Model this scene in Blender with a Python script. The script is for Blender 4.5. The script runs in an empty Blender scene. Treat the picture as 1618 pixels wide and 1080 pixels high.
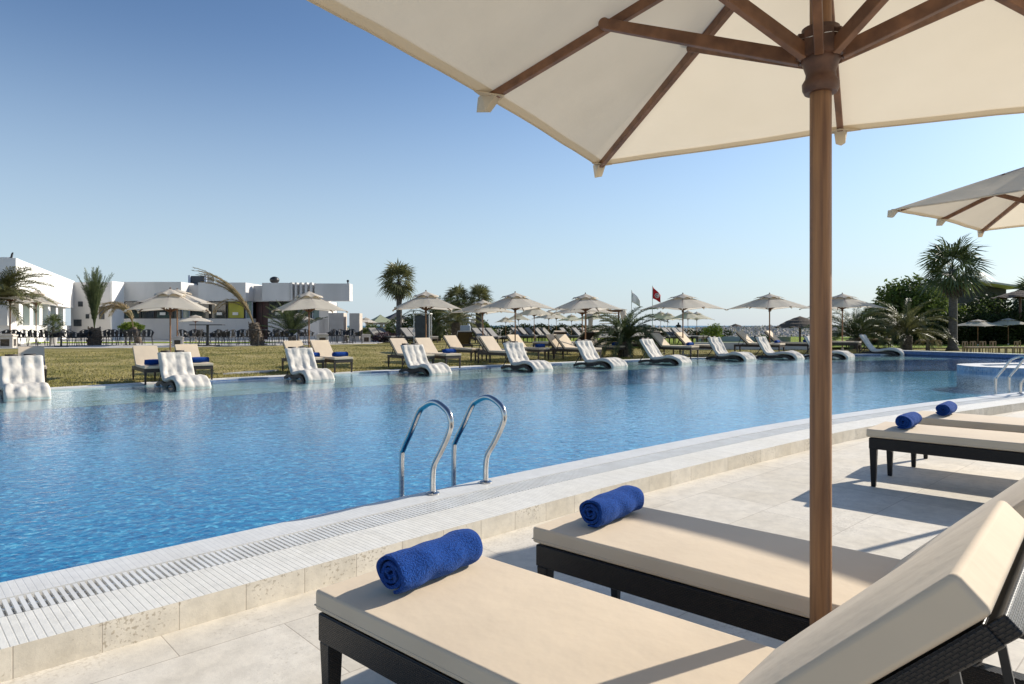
import bpy, bmesh, math, random
from mathutils import Vector, Matrix, noise
R = math.radians
pi = math.pi
sc = bpy.context.scene
col = sc.collection
random.seed(7)

# ------------------------------------------------------------------ camera
H = 1.4; F = 1067.0; CX = 809.0; HY = 514.0
cam_d = bpy.data.cameras.new('camera'); cam = bpy.data.objects.new('camera', cam_d); col.objects.link(cam)
cam.location = (0, 0, H); cam.rotation_euler = (R(90), 0, 0)
cam_d.sensor_width = 36; cam_d.lens = 36 * F / 1618; cam_d.shift_y = -26 / 1618.0
cam_d.clip_start = 0.05; cam_d.clip_end = 20000
sc.camera = cam

def at(px, py, z=0.0):
    D = F * (H - z) / (py - HY)
    return Vector(((px - CX) / F * D, D, z))
def atD(px, D, z=0.0):
    return Vector(((px - CX) / F * D, D, z))
def X_(px, D): return (px - CX) / F * D
def zat(py, D):
    return H + (HY - py) * D / F

# ------------------------------------------------------------------ materials
def newmat(name):
    m = bpy.data.materials.new(name); m.use_nodes = True
    nt = m.node_tree; nt.nodes.clear()
    out = nt.nodes.new('ShaderNodeOutputMaterial')
    return m, nt, out
def N(nt, t, **kw):
    n = nt.nodes.new(t)
    for k, v in kw.items():
        if k.startswith('i_'):
            key = k[2:].replace('_', ' ')
            n.inputs[key].default_value = v
        else: setattr(n, k, v)
    return n
def L(nt, a, b): nt.links.new(a, b)
def c4(c): return (c[0], c[1], c[2], 1)
def coords(nt, scale=(1, 1, 1), kind='Object'):
    tc = N(nt, 'ShaderNodeTexCoord'); mp = N(nt, 'ShaderNodeMapping')
    mp.inputs['Scale'].default_value = scale
    L(nt, tc.outputs[kind], mp.inputs['Vector']); return mp.outputs['Vector']
def ramp(nt, fac, stops):
    r = N(nt, 'ShaderNodeValToRGB')
    e = r.color_ramp.elements
    while len(e) < len(stops): e.new(0.5)
    for i, (p, c) in enumerate(stops): e[i].position = p; e[i].color = c4(c)
    L(nt, fac, r.inputs['Fac']); return r.outputs['Color']
def mat(name, c1, c2=None, rough=.6, metal=0, scale=8, stretch=(1, 1, 1), bump=0.0, bscale=40, bstr=None, detail=5, transl=0.0, lo=.35, hi=.65, spec=.5, sheen=0.0, kind='Object', bdist=.01):
    m, nt, out = newmat(name)
    v = coords(nt, stretch, kind)
    if c2 is None: c2 = tuple(x * .85 for x in c1)
    no = N(nt, 'ShaderNodeTexNoise', i_Scale=scale, i_Detail=detail)
    L(nt, v, no.inputs['Vector'])
    colr = ramp(nt, no.outputs['Fac'], [(lo, c1), (hi, c2)])
    p = N(nt, 'ShaderNodeBsdfPrincipled', i_Roughness=rough, i_Metallic=metal)
    p.inputs['Specular IOR Level'].default_value = spec
    if sheen: p.inputs['Sheen Weight'].default_value = sheen
    L(nt, colr, p.inputs['Base Color'])
    nrm = None
    if bump:
        v2 = coords(nt, bstr or (1, 1, 1), kind)
        nb = N(nt, 'ShaderNodeTexNoise', i_Scale=bscale, i_Detail=4)
        L(nt, v2, nb.inputs['Vector'])
        b = N(nt, 'ShaderNodeBump', i_Strength=bump, i_Distance=bdist)
        L(nt, nb.outputs['Fac'], b.inputs['Height']); nrm = b.outputs['Normal']
        L(nt, nrm, p.inputs['Normal'])
    s = p.outputs[0]
    if transl:
        t = N(nt, 'ShaderNodeBsdfTranslucent'); L(nt, colr, t.inputs['Color'])
        if nrm: L(nt, nrm, t.inputs['Normal'])
        mx = N(nt, 'ShaderNodeMixShader', i_Fac=transl)
        L(nt, s, mx.inputs[1]); L(nt, t.outputs[0], mx.inputs[2]); s = mx.outputs[0]
    L(nt, s, out.inputs['Surface'])
    return m

M = {}
M['canvas'] = mat('canvas', (.80, .71, .555), (.77, .68, .525), rough=.85, scale=2.5, bump=.06, bscale=9, bdist=.03, transl=.42, spec=.1)
M['canvas_white'] = mat('canvas_white', (.86, .80, .70), (.80, .74, .64), rough=.85, scale=2.5, bump=.12, bscale=9, bdist=.03, transl=.50, spec=.1)
M['wood'] = mat('wood', (.36, .18, .072), (.16, .07, .03), rough=.5, scale=7, stretch=(9, 9, .4), bump=.25, bscale=30, bstr=(4, 4, .3), bdist=.003, lo=.3, hi=.7)
M['dark_wood'] = mat('dark_wood', (.15, .07, .04), (.08, .037, .022), rough=.5, scale=8, stretch=(3, 3, 3), bump=.2, bscale=60, bdist=.002)
M['rib_wood'] = mat('rib_wood', (.24, .115, .058), (.13, .06, .032), rough=.5, scale=5, stretch=(3, 3, 3), bump=.2, bscale=50, bdist=.002)
M['cushion'] = mat('cushion', (.70, .575, .42), (.655, .535, .39), rough=.8, scale=3, bump=.45, bscale=4.5, bdist=.014, spec=.2, sheen=.1)
M['sling_grey'] = mat('sling_grey', (.25, .235, .215), (.20, .19, .175), rough=.8, scale=10)  # far lounger cushions greyed: shade on their backs put into the colour
M['cushion_white'] = mat('cushion_white', (.78, .73, .65), (.70, .65, .57), rough=.95, scale=6, bump=.15, bscale=14, bdist=.02, spec=.05, transl=.12)
M['steel'] = mat('steel', (.62, .61, .59), (.52, .51, .49), rough=.17, metal=1, scale=12, bump=.03, bscale=20)
M['dark_metal'] = mat('dark_metal', (.035, .033, .032), (.02, .02, .02), rough=.4, scale=10)
M['rod'] = mat('rod', (.35, .34, .33), (.28, .27, .26), rough=.35, metal=.9, scale=20)
M['dark_rattan_far'] = mat('dark_rattan_far', (.035, .026, .02), (.018, .013, .011), rough=.5, scale=60, bump=.4, bscale=90)
M['frame_brown'] = mat('frame_brown', (.055, .036, .025), (.03, .02, .014), rough=.5, scale=60, bump=.4, bscale=90)
M['plaster'] = mat('plaster', (.68, .66, .635), (.58, .565, .54), rough=.9, scale=.8, stretch=(1, 1, .35), bump=.1, bscale=12)  # white plaster darkened to carry the shade of walls facing the camera
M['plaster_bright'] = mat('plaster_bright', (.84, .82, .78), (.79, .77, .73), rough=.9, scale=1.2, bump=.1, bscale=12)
M['plaster_beige'] = mat('plaster_beige', (.62, .54, .46), (.55, .48, .41), rough=.9, scale=2)
M['glass_dark'] = mat('glass_dark', (.03, .04, .045), (.015, .02, .022), rough=.06, scale=.8, spec=.9)
M['glass_teal'] = mat('glass_teal', (.10, .18, .18), (.06, .12, .12), rough=.08, scale=.8, spec=.9)
M['poster'] = mat('poster', (.50, .46, .03), (.34, .34, .03), rough=.35, scale=.9)
M['red_dark'] = mat('red_dark', (.06, .008, .008), (.03, .006, .006), rough=.4, scale=2)
M['grey_box'] = mat('grey_box', (.05, .06, .07), (.03, .035, .04), rough=.5, scale=3)
M['stone_white'] = mat('stone_white', (.66, .60, .52), (.55, .49, .42), rough=.85, scale=9, bump=.4, bscale=30)
M['coping_cap'] = mat('coping_cap', (.78, .76, .71), (.70, .68, .63), rough=.6, scale=5)
M['plastic_white'] = mat('plastic_white', (.80, .79, .75), (.72, .70, .65), rough=.4, scale=6)
M['palm_green'] = mat('palm_green', (.13, .16, .06), (.06, .085, .03), rough=.45, scale=2.5, transl=.3, spec=.4)
M['palm_olive'] = mat('palm_olive', (.22, .215, .09), (.11, .12, .05), rough=.45, scale=2.5, transl=.3, spec=.4)
M['palm_dry'] = mat('palm_dry', (.36, .26, .13), (.18, .15, .06), rough=.7, scale=2.5, transl=.2)
M['bark'] = mat('bark', (.20, .155, .115), (.09, .07, .05), rough=.95, scale=7, stretch=(1, 1, 2.2), bump=1, bscale=14, bstr=(1, 1, 3), bdist=.05)
M['bark_grey'] = mat('bark_grey', (.16, .14, .125), (.09, .08, .07), rough=.95, scale=7, stretch=(1, 1, 3), bump=.8, bscale=14, bstr=(1, 1, 5), bdist=.04)
M['leaf_dark'] = mat('leaf_dark', (.05, .07, .022), (.02, .03, .011), rough=.65, scale=.6, spec=.15, transl=.2)
M['leaf_mid'] = mat('leaf_mid', (.15, .20, .045), (.055, .085, .024), rough=.65, scale=.6, spec=.15, transl=.3)
M['leaf_bright'] = mat('leaf_bright', (.22, .28, .05), (.10, .15, .03), rough=.65, scale=.6, spec=.15, transl=.35)
M['leaf_purple'] = mat('leaf_purple', (.10, .035, .055), (.04, .03, .02), rough=.6, scale=2, transl=.2)
M['thatch'] = mat('thatch', (.16, .12, .085), (.08, .06, .045), rough=1, scale=20, stretch=(1, 1, .3), bump=1, bscale=50, bdist=.03)
M['tent_green'] = mat('tent_green', (.42, .45, .30), (.36, .39, .26), rough=.8, scale=1.5, transl=.2)
M['tent_white'] = mat('tent_white', (.62, .58, .52), (.52, .48, .43), rough=.8, scale=4, stretch=(4, 4, .4), transl=.15)
M['roof_dark'] = mat('roof_dark', (.06, .06, .065), (.04, .04, .045), rough=.8, scale=4)
M['flag_red'] = mat('flag_red', (.62, .02, .03), (.5, .015, .02), rough=.7, scale=3, transl=.3)
M['flag_white'] = mat('flag_white', (.8, .8, .8), (.72, .72, .74), rough=.7, scale=3, transl=.3)
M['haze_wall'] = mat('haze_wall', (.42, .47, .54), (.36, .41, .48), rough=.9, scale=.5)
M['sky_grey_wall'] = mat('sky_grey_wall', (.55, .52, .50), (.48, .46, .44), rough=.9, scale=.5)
M['dark_cloth'] = mat('dark_cloth', (.03, .03, .035), (.02, .02, .02), rough=.8, scale=5)
M['skin'] = mat('skin', (.30, .17, .11), (.25, .14, .09), rough=.6, scale=5)
M['light_wood'] = mat('light_wood', (.42, .27, .15), (.30, .19, .10), rough=.6, scale=6, stretch=(1, 4, 4))
M['terrace'] = mat('terrace', (.62, .59, .55), (.52, .49, .45), rough=.85, scale=3, bump=.2, bscale=20)
M['rock'] = mat('rock', (.66, .60, .52), (.42, .38, .32), rough=1, scale=1.4, bump=1, bscale=4, bdist=.2)
M['brass'] = mat('brass', (.28, .2, .12), (.2, .14, .08), rough=.35, metal=.9, scale=10)

def wicker(name, c1, c2, sc_=44, gloss=.38):
    m, nt, out = newmat(name)
    tc = N(nt, 'ShaderNodeTexCoord'); sp = N(nt, 'ShaderNodeSeparateXYZ'); L(nt, tc.outputs['Object'], sp.inputs[0])
    ad = N(nt, 'ShaderNodeMath', operation='ADD'); L(nt, sp.outputs['X'], ad.inputs[0]); L(nt, sp.outputs['Y'], ad.inputs[1])
    cb = N(nt, 'ShaderNodeCombineXYZ'); L(nt, ad.outputs[0], cb.inputs['X']); L(nt, sp.outputs['Z'], cb.inputs['Y'])
    br = N(nt, 'ShaderNodeTexBrick', i_Scale=sc_); br.inputs['Mortar Size'].default_value = .09; br.inputs['Mortar Smooth'].default_value = .6
    br.inputs['Brick Width'].default_value = .62; br.inputs['Row Height'].default_value = .27; br.offset = .5
    br.inputs['Color1'].default_value = c4(c1); br.inputs['Color2'].default_value = c4(c2); br.inputs['Mortar'].default_value = (.003, .003, .003, 1)
    L(nt, cb.outputs[0], br.inputs['Vector'])
    p = N(nt, 'ShaderNodeBsdfPrincipled', i_Roughness=gloss)
    L(nt, br.outputs['Color'], p.inputs['Base Color'])
    iv = N(nt, 'ShaderNodeMath', operation='SUBTRACT'); iv.inputs[0].default_value = 1; L(nt, br.outputs['Fac'], iv.inputs[1])
    b = N(nt, 'ShaderNodeBump', i_Strength=1.0, i_Distance=.004); L(nt, iv.outputs[0], b.inputs['Height'])
    L(nt, b.outputs['Normal'], p.inputs['Normal']); L(nt, p.outputs[0], out.inputs['Surface'])
    return m
M['wicker'] = wicker('wicker', (.030, .022, .018), (.016, .012, .010))

def towel_mat():
    m, nt, out = newmat('towel_blue')
    v = coords(nt)
    no = N(nt, 'ShaderNodeTexNoise', i_Scale=190, i_Detail=3); L(nt, v, no.inputs['Vector'])
    n2 = N(nt, 'ShaderNodeTexNoise', i_Scale=22, i_Detail=3); L(nt, v, n2.inputs['Vector'])
    ad = N(nt, 'ShaderNodeMath', operation='ADD'); L(nt, no.outputs['Fac'], ad.inputs[0]); L(nt, n2.outputs['Fac'], ad.inputs[1])
    colr = ramp(nt, no.outputs['Fac'], [(.32, (.004, .024, .13)), (.62, (.010, .062, .29))])
    p = N(nt, 'ShaderNodeBsdfPrincipled', i_Roughness=.95); p.inputs['Sheen Weight'].default_value = .25
    p.inputs['Sheen Tint'].default_value = (.3, .45, 1, 1); p.inputs['Specular IOR Level'].default_value = .1
    L(nt, colr, p.inputs['Base Color'])
    b = N(nt, 'ShaderNodeBump', i_Strength=1, i_Distance=.006); L(nt, ad.outputs[0], b.inputs['Height'])
    L(nt, b.outputs['Normal'], p.inputs['Normal']); L(nt, p.outputs[0], out.inputs['Surface'])
    return m
M['towel'] = towel_mat()

def brick_mat(name, c1, c2, mortar, bw, rh, ms, scale=1.0, rough=.75, rot=0, kind='Object', offset=.5, nz=.3, bump=.3, pit=0.0, squash=1.0):
    m, nt, out = newmat(name)
    tc = N(nt, 'ShaderNodeTexCoord'); mp = N(nt, 'ShaderNodeMapping'); mp.inputs['Rotation'].default_value = (0, 0, rot)
    L(nt, tc.outputs[kind], mp.inputs['Vector'])
    nw = N(nt, 'ShaderNodeTexNoise', i_Scale=1.5, i_Detail=2); L(nt, mp.outputs[0], nw.inputs['Vector'])
    br = N(nt, 'ShaderNodeTexBrick', i_Scale=scale); br.offset = offset; br.squash = squash; br.squash_frequency = 3
    br.inputs['Mortar Size'].default_value = ms; br.inputs['Mortar Smooth'].default_value = .3; br.inputs['Bias'].default_value = 0
    br.inputs['Brick Width'].default_value = bw; br.inputs['Row Height'].default_value = rh
    br.inputs['Color1'].default_value = c4(c1); br.inputs['Color2'].default_value = c4(c2); br.inputs['Mortar'].default_value = c4(mortar)
    L(nt, mp.outputs[0], br.inputs['Vector'])
    no = N(nt, 'ShaderNodeTexNoise', i_Scale=9, i_Detail=8); no.inputs['Roughness'].default_value = .7; L(nt, mp.outputs[0], no.inputs['Vector'])
    n3 = N(nt, 'ShaderNodeTexNoise', i_Scale=1.7, i_Detail=3); L(nt, mp.outputs[0], n3.inputs['Vector'])
    g = ramp(nt, no.outputs['Fac'], [(.3, (1 - nz,) * 3), (.6, (1, 1, 1))])
    g3 = ramp(nt, n3.outputs['Fac'], [(.3, (1 - nz * .5, 1 - nz * .6, 1 - nz * .8)), (.65, (1, 1, 1))])
    mx = N(nt, 'ShaderNodeMix', data_type='RGBA', blend_type='MULTIPLY'); mx.inputs['Factor'].default_value = 1
    L(nt, br.outputs['Color'], mx.inputs['A']); L(nt, g, mx.inputs['B'])
    mx2 = N(nt, 'ShaderNodeMix', data_type='RGBA', blend_type='MULTIPLY'); mx2.inputs['Factor'].default_value = 1
    L(nt, mx.outputs['Result'], mx2.inputs['A']); L(nt, g3, mx2.inputs['B'])
    last = mx2.outputs['Result']
    if pit:
        vo = N(nt, 'ShaderNodeTexNoise', i_Scale=60, i_Detail=3); L(nt, mp.outputs[0], vo.inputs['Vector'])
        vm = N(nt, 'ShaderNodeMath', operation='MULTIPLY'); L(nt, vo.outputs['Fac'], vm.inputs[0]); L(nt, n3.outputs['Fac'], vm.inputs[1])
        pc = ramp(nt, vm.outputs[0], [(.33, (1, 1, 1)), (.39, (1 - pit, 1 - pit * 1.1, 1 - pit * 1.25))])
        mx3 = N(nt, 'ShaderNodeMix', data_type='RGBA', blend_type='MULTIPLY'); mx3.inputs['Factor'].default_value = 1
        L(nt, last, mx3.inputs['A']); L(nt, pc, mx3.inputs['B']); last = mx3.outputs['Result']
    p = N(nt, 'ShaderNodeBsdfPrincipled', i_Roughness=rough); L(nt, last, p.inputs['Base Color'])
    iv = N(nt, 'ShaderNodeMath', operation='SUBTRACT'); L(nt, no.outputs['Fac'], iv.inputs[0]); L(nt, br.outputs['Fac'], iv.inputs[1])
    b = N(nt, 'ShaderNodeBump', i_Strength=bump, i_Distance=.008); L(nt, iv.outputs[0], b.inputs['Height'])
    L(nt, b.outputs['Normal'], p.inputs['Normal']); L(nt, p.outputs[0], out.inputs['Surface'])
    return m
M['deck'] = brick_mat('deck', (.80, .74, .635), (.72, .66, .555), (.52, .46, .38), .92, .61, .003, rot=R(-43), nz=.2, pit=.14, squash=.66)
M['kerb_face'] = brick_mat('kerb_face', (.86, .79, .67), (.76, .69, .57), (.56, .49, .40), .31, 3.0, .003, kind='UV', nz=.22, pit=.35, offset=.37)
M['slats'] = brick_mat('slats', (.84, .815, .745), (.79, .765, .695), (.60, .58, .52), .031, 3.0, .0028, kind='UV', nz=.12, offset=0, bump=.5)
M['coping_tile'] = brick_mat('coping_tile', (.80, .785, .74), (.77, .755, .715), (.66, .65, .62), .031, 3.0, .002, kind='UV', nz=.12, offset=0, rough=.45)
M['mosaic'] = brick_mat('mosaic', (.045, .20, .46), (.012, .10, .30), (.10, .26, .46), .05, .05, .004, nz=.3, offset=0, rough=.5, bump=.05)
M['mosaic_blue'] = brick_mat('mosaic_blue', (.14, .25, .52), (.09, .17, .40), (.2, .3, .55), .05, .05, .004, kind='UV', nz=.2, offset=0)
M['mosaic_light'] = brick_mat('mosaic_light', (.62, .72, .82), (.28, .42, .62), (.6, .68, .75), .05, .05, .006, kind='UV', nz=.3, offset=0)
M['shelf'] = brick_mat('shelf', (.66, .52, .46), (.60, .49, .44), (.6, .72, .74), .05, .05, .004, nz=.15, offset=0)

def water_mat():
    m, nt, out = newmat('pool_water')
    v = coords(nt, (1, 1, 1)); v2 = coords(nt, (.9, 1.0, 1))
    n1 = N(nt, 'ShaderNodeTexNoise', i_Scale=11, i_Detail=3, i_Distortion=.8); L(nt, v, n1.inputs['Vector']); n1.inputs['Roughness'].default_value = .55
    n2 = N(nt, 'ShaderNodeTexNoise', i_Scale=2.2, i_Detail=2); L(nt, v2, n2.inputs['Vector'])
    ma = N(nt, 'ShaderNodeMath', operation='MULTIPLY_ADD'); L(nt, n2.outputs['Fac'], ma.inputs[0]); ma.inputs[1].default_value = .8
    L(nt, n1.outputs['Fac'], ma.inputs[2])
    n3 = N(nt, 'ShaderNodeTexNoise', i_Scale=.22, i_Detail=2); L(nt, v, n3.inputs['Vector'])
    st = N(nt, 'ShaderNodeMapRange'); L(nt, n3.outputs['Fac'], st.inputs['Value']); st.inputs['From Min'].default_value = .35; st.inputs['From Max'].default_value = .65
    st.inputs['To Min'].default_value = .5; st.inputs['To Max'].default_value = 1.0
    b = N(nt, 'ShaderNodeBump', i_Distance=.008); L(nt, st.outputs[0], b.inputs['Strength']); L(nt, ma.outputs[0], b.inputs['Height'])
    lw_ = N(nt, 'ShaderNodeLayerWeight', i_Blend=.5); L(nt, b.outputs['Normal'], lw_.inputs['Normal'])
    pw = N(nt, 'ShaderNodeMath', operation='POWER'); L(nt, lw_.outputs['Facing'], pw.inputs[0]); pw.inputs[1].default_value = 5
    fr = N(nt, 'ShaderNodeMath', operation='MULTIPLY_ADD', use_clamp=True); L(nt, pw.outputs[0], fr.inputs[0]); fr.inputs[1].default_value = .98; fr.inputs[2].default_value = .02
    gl = N(nt, 'ShaderNodeBsdfGlossy', i_Roughness=.008); L(nt, b.outputs['Normal'], gl.inputs['Normal']); gl.inputs['Color'].default_value = (.97, .98, 1, 1)
    tr = N(nt, 'ShaderNodeBsdfTransparent'); tr.inputs['Color'].default_value = (.62, .91, .97, 1)
    mx = N(nt, 'ShaderNodeMixShader'); L(nt, fr.outputs[0], mx.inputs['Fac']); L(nt, tr.outputs[0], mx.inputs[1]); L(nt, gl.outputs[0], mx.inputs[2])
    L(nt, mx.outputs[0], out.inputs['Surface']); return m
M['water'] = water_mat()
def floor_mat():
    # deep pool floor: mixed-blue mosaic, pale patches painted as dappled light
    m, nt, out = newmat('pool_floor_mosaic')
    v = coords(nt)
    vo = N(nt, 'ShaderNodeTexVoronoi', i_Scale=24); L(nt, v, vo.inputs['Vector'])
    no = N(nt, 'ShaderNodeTexNoise', i_Scale=10, i_Detail=5, i_Distortion=1.2); L(nt, v, no.inputs['Vector'])
    sp = N(nt, 'ShaderNodeSeparateColor'); L(nt, vo.outputs['Color'], sp.inputs[0])
    ma = N(nt, 'ShaderNodeMath', operation='MULTIPLY_ADD'); L(nt, sp.outputs[0], ma.inputs[0]); ma.inputs[1].default_value = .25; L(nt, no.outputs['Fac'], ma.inputs[2])
    c = ramp(nt, ma.outputs[0], [(.34, (.005, .115, .27)), (.56, (.009, .20, .40)), (.74, (.04, .34, .54)), (.88, (.32, .66, .80))])
    p = N(nt, 'ShaderNodeBsdfPrincipled', i_Roughness=.6); L(nt, c, p.inputs['Base Color']); L(nt, p.outputs[0], out.inputs['Surface'])
    return m
M['pool_floor'] = floor_mat()
def sea_mat():
    m, nt, out = newmat('sea_water'); v = coords(nt, (.02, .08, 1))
    n1 = N(nt, 'ShaderNodeTexNoise', i_Scale=5, i_Detail=6); L(nt, v, n1.inputs['Vector'])
    b = N(nt, 'ShaderNodeBump', i_Strength=.6, i_Distance=1); L(nt, n1.outputs['Fac'], b.inputs['Height'])
    p = N(nt, 'ShaderNodeBsdfPrincipled', i_Roughness=.35); p.inputs['Base Color'].default_value = (.05, .16, .24, 1); L(nt, b.outputs['Normal'], p.inputs['Normal'])
    L(nt, p.outputs[0], out.inputs['Surface']); return m
M['sea'] = sea_mat()
def lawn_mat(name, a, b_, c):
    m, nt, out = newmat(name); v = coords(nt)
    n1 = N(nt, 'ShaderNodeTexNoise', i_Scale=.7, i_Detail=5, i_Distortion=.4); L(nt, v, n1.inputs['Vector'])
    n2 = N(nt, 'ShaderNodeTexNoise', i_Scale=14, i_Detail=5); L(nt, v, n2.inputs['Vector'])
    ma = N(nt, 'ShaderNodeMath', operation='ADD'); L(nt, n1.outputs['Fac'], ma.inputs[0]); L(nt, n2.outputs['Fac'], ma.inputs[1])
    mm = N(nt, 'ShaderNodeMath', operation='MULTIPLY'); L(nt, ma.outputs[0], mm.inputs[0]); mm.inputs[1].default_value = .5
    cc = ramp(nt, mm.outputs[0], [(.38, a), (.5, b_), (.62, c)])
    p = N(nt, 'ShaderNodeBsdfPrincipled', i_Roughness=.95); p.inputs['Specular IOR Level'].default_value = .1; L(nt, cc, p.inputs['Base Color'])
    b = N(nt, 'ShaderNodeBump', i_Strength=1, i_Distance=.06); L(nt, n2.outputs['Fac'], b.inputs['Height']); L(nt, b.outputs['Normal'], p.inputs['Normal'])
    L(nt, p.outputs[0], out.inputs['Surface']); return m
M['lawn'] = lawn_mat('lawn_ground', (.13, .13, .04), (.28, .24, .085), (.42, .34, .16))
M['blade'] = lawn_mat('grass_blades', (.18, .18, .05), (.32, .28, .085), (.48, .39, .17))
M['blade_green'] = lawn_mat('green_grass', (.15, .22, .03), (.22, .28, .04), (.30, .33, .07))
M['sand'] = lawn_mat('dune_ground', (.22, .20, .12), (.42, .38, .30), (.55, .50, .42))

# ------------------------------------------------------------------ mesh builder
class MB:
    def __init__(s): s.v = []; s.f = []; s.uv = {}
    def add(s, vs, fs):
        o = len(s.v); s.v += [tuple(v) for v in vs]; s.f += [tuple(i + o for i in f) for f in fs]
    def box(s, c, d, rot=None, taper=1.0):
        hx, hy, hz = d[0] / 2, d[1] / 2, d[2] / 2; vs = []
        for z in (-1, 1):
            k = taper if z < 0 else 1
            for x, y in ((-1, -1), (1, -1), (1, 1), (-1, 1)):
                p = Vector((x * hx * k, y * hy * k, z * hz))
                if rot is not None: p = rot @ p
                vs.append(p + Vector(c))
        s.add(vs, [(3, 2, 1, 0), (4, 5, 6, 7), (0, 1, 5, 4), (1, 2, 6, 5), (2, 3, 7, 6), (3, 0, 4, 7)])
    def bar(s, p0, p1, w, h, up=(0, 0, 1), w1=None, h1=None):
        p0 = Vector(p0); p1 = Vector(p1); t = (p1 - p0).normalized(); sd = t.cross(Vector(up))
        if sd.length < 1e-4: sd = t.cross(Vector((1, 0, 0)))
        sd.normalize(); u = sd.cross(t)
        w1 = w if w1 is None else w1; h1 = h if h1 is None else h1
        vs = [p0 + sd * a * w / 2 + u * b * h / 2 for a, b in ((-1, -1), (1, -1), (1, 1), (-1, 1))] + \
             [p1 + sd * a * w1 / 2 + u * b * h1 / 2 for a, b in ((-1, -1), (1, -1), (1, 1), (-1, 1))]
        s.add(vs, [(0, 1, 2, 3), (7, 6, 5, 4), (4, 5, 1, 0), (5, 6, 2, 1), (6, 7, 3, 2), (7, 4, 0, 3)])
    def tube(s, pts, r, n=10, cap=True, r1=None):
        pts = [Vector(p) for p in pts]; m = len(pts); vs = []; prev = None
        for i, p in enumerate(pts):
            t = (pts[min(i + 1, m - 1)] - pts[max(i - 1, 0)]).normalized()
            if prev is None:
                a = Vector((0, 0, 1)) if abs(t.z) < .9 else Vector((1, 0, 0)); sd = t.cross(a).normalized()
            else:
                sd = prev - t * prev.dot(t); sd.normalize()
            prev = sd; u = t.cross(sd)
            if callable(r): rr = r(i / (m - 1))
            else: rr = r if r1 is None else r + (r1 - r) * i / (m - 1)
            for k in range(n):
                a = 2 * pi * k / n; vs.append(p + sd * math.cos(a) * rr + u * math.sin(a) * rr)
        fs = [(i * n + k, i * n + (k + 1) % n, (i + 1) * n + (k + 1) % n, (i + 1) * n + k) for i in range(m - 1) for k in range(n)]
        if cap: fs += [tuple(range(n))[::-1], tuple((m - 1) * n + k for k in range(n))]
        s.add(vs, fs)
    def lathe(s, prof, c=(0, 0, 0), n=24):
        c = Vector(c); vs = []
        for r, z in prof:
            for k in range(n):
                a = 2 * pi * k / n; vs.append(c + Vector((r * math.cos(a), r * math.sin(a), z)))
        m = len(prof)
        fs = [(i * n + k, i * n + (k + 1) % n, (i + 1) * n + (k + 1) % n, (i + 1) * n + k) for i in range(m - 1) for k in range(n)]
        fs += [tuple(range(n))[::-1], tuple((m - 1) * n + k for k in range(n))]
        s.add(vs, fs)
    def grid(s, rows, closed=False):
        n = len(rows[0]); vs = [p for r in rows for p in r]; fs = []
        for i in range(len(rows) - 1):
            for k in range(n if closed else n - 1):
                fs.append((i * n + k, i * n + (k + 1) % n, (i + 1) * n + (k + 1) % n, (i + 1) * n + k))
        s.add(vs, fs)
    def build(s, name, m, parent=None, smooth=False, bevel=0, loc=None, hard=False, uvf=None, merge=False):
        me = bpy.data.meshes.new(name); me.from_pydata(s.v, [], s.f); me.materials.append(m)
        if merge:
            bm = bmesh.new(); bm.from_mesh(me); bmesh.ops.remove_doubles(bm, verts=bm.verts, dist=1e-5); bmesh.ops.recalc_face_normals(bm, faces=bm.faces); bm.to_mesh(me); bm.free()
        if smooth:
            me.polygons.foreach_set('use_smooth', [True] * len(me.polygons))
        if uvf:
            uv = me.uv_layers.new(name='UVMap')
            for li, lp in enumerate(me.loops): uv.data[li].uv = uvf[lp.vertex_index]
        me.update()
        o = bpy.data.objects.new(name, me); col.objects.link(o)
        if parent is not None: o.parent = parent
        if loc is not None: o.location = loc
        if bevel:
            b = o.modifiers.new('bevel', 'BEVEL'); b.width = bevel; b.segments = 3; b.limit_method = 'ANGLE'; b.angle_limit = R(35); b.harden_normals = True
            me.polygons.foreach_set('use_smooth', [True] * len(me.polygons))
        elif hard:
            me.polygons.foreach_set('use_smooth', [True] * len(me.polygons))
            me.set_sharp_from_angle(angle=R(40))
        return o

def tag(o, label=None, cat=None, group=None, kind=None):
    if label: o['label'] = label
    if cat: o['category'] = cat
    if group: o['group'] = group
    if kind: o['kind'] = kind
    return o
def empty(name, loc=(0, 0, 0), rz=0, scale=None):
    o = bpy.data.objects.new(name, None); col.objects.link(o); o.location = loc; o.rotation_euler = (0, 0, rz)
    o.empty_display_size = .2
    if scale: o.scale = scale
    return o
KIDS = {}
def children(o): return [c for c in bpy.data.objects if c.parent == o]
def copy_tree(o, parent=None):
    if o.name not in KIDS: KIDS[o.name] = children(o)
    c = o.copy(); col.objects.link(c); c.parent = parent
    for k in ('label', 'category', 'group'):
        if k in c and parent is None: del c[k]
    for ch in KIDS[o.name]: copy_tree(ch, c)
    return c

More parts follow.
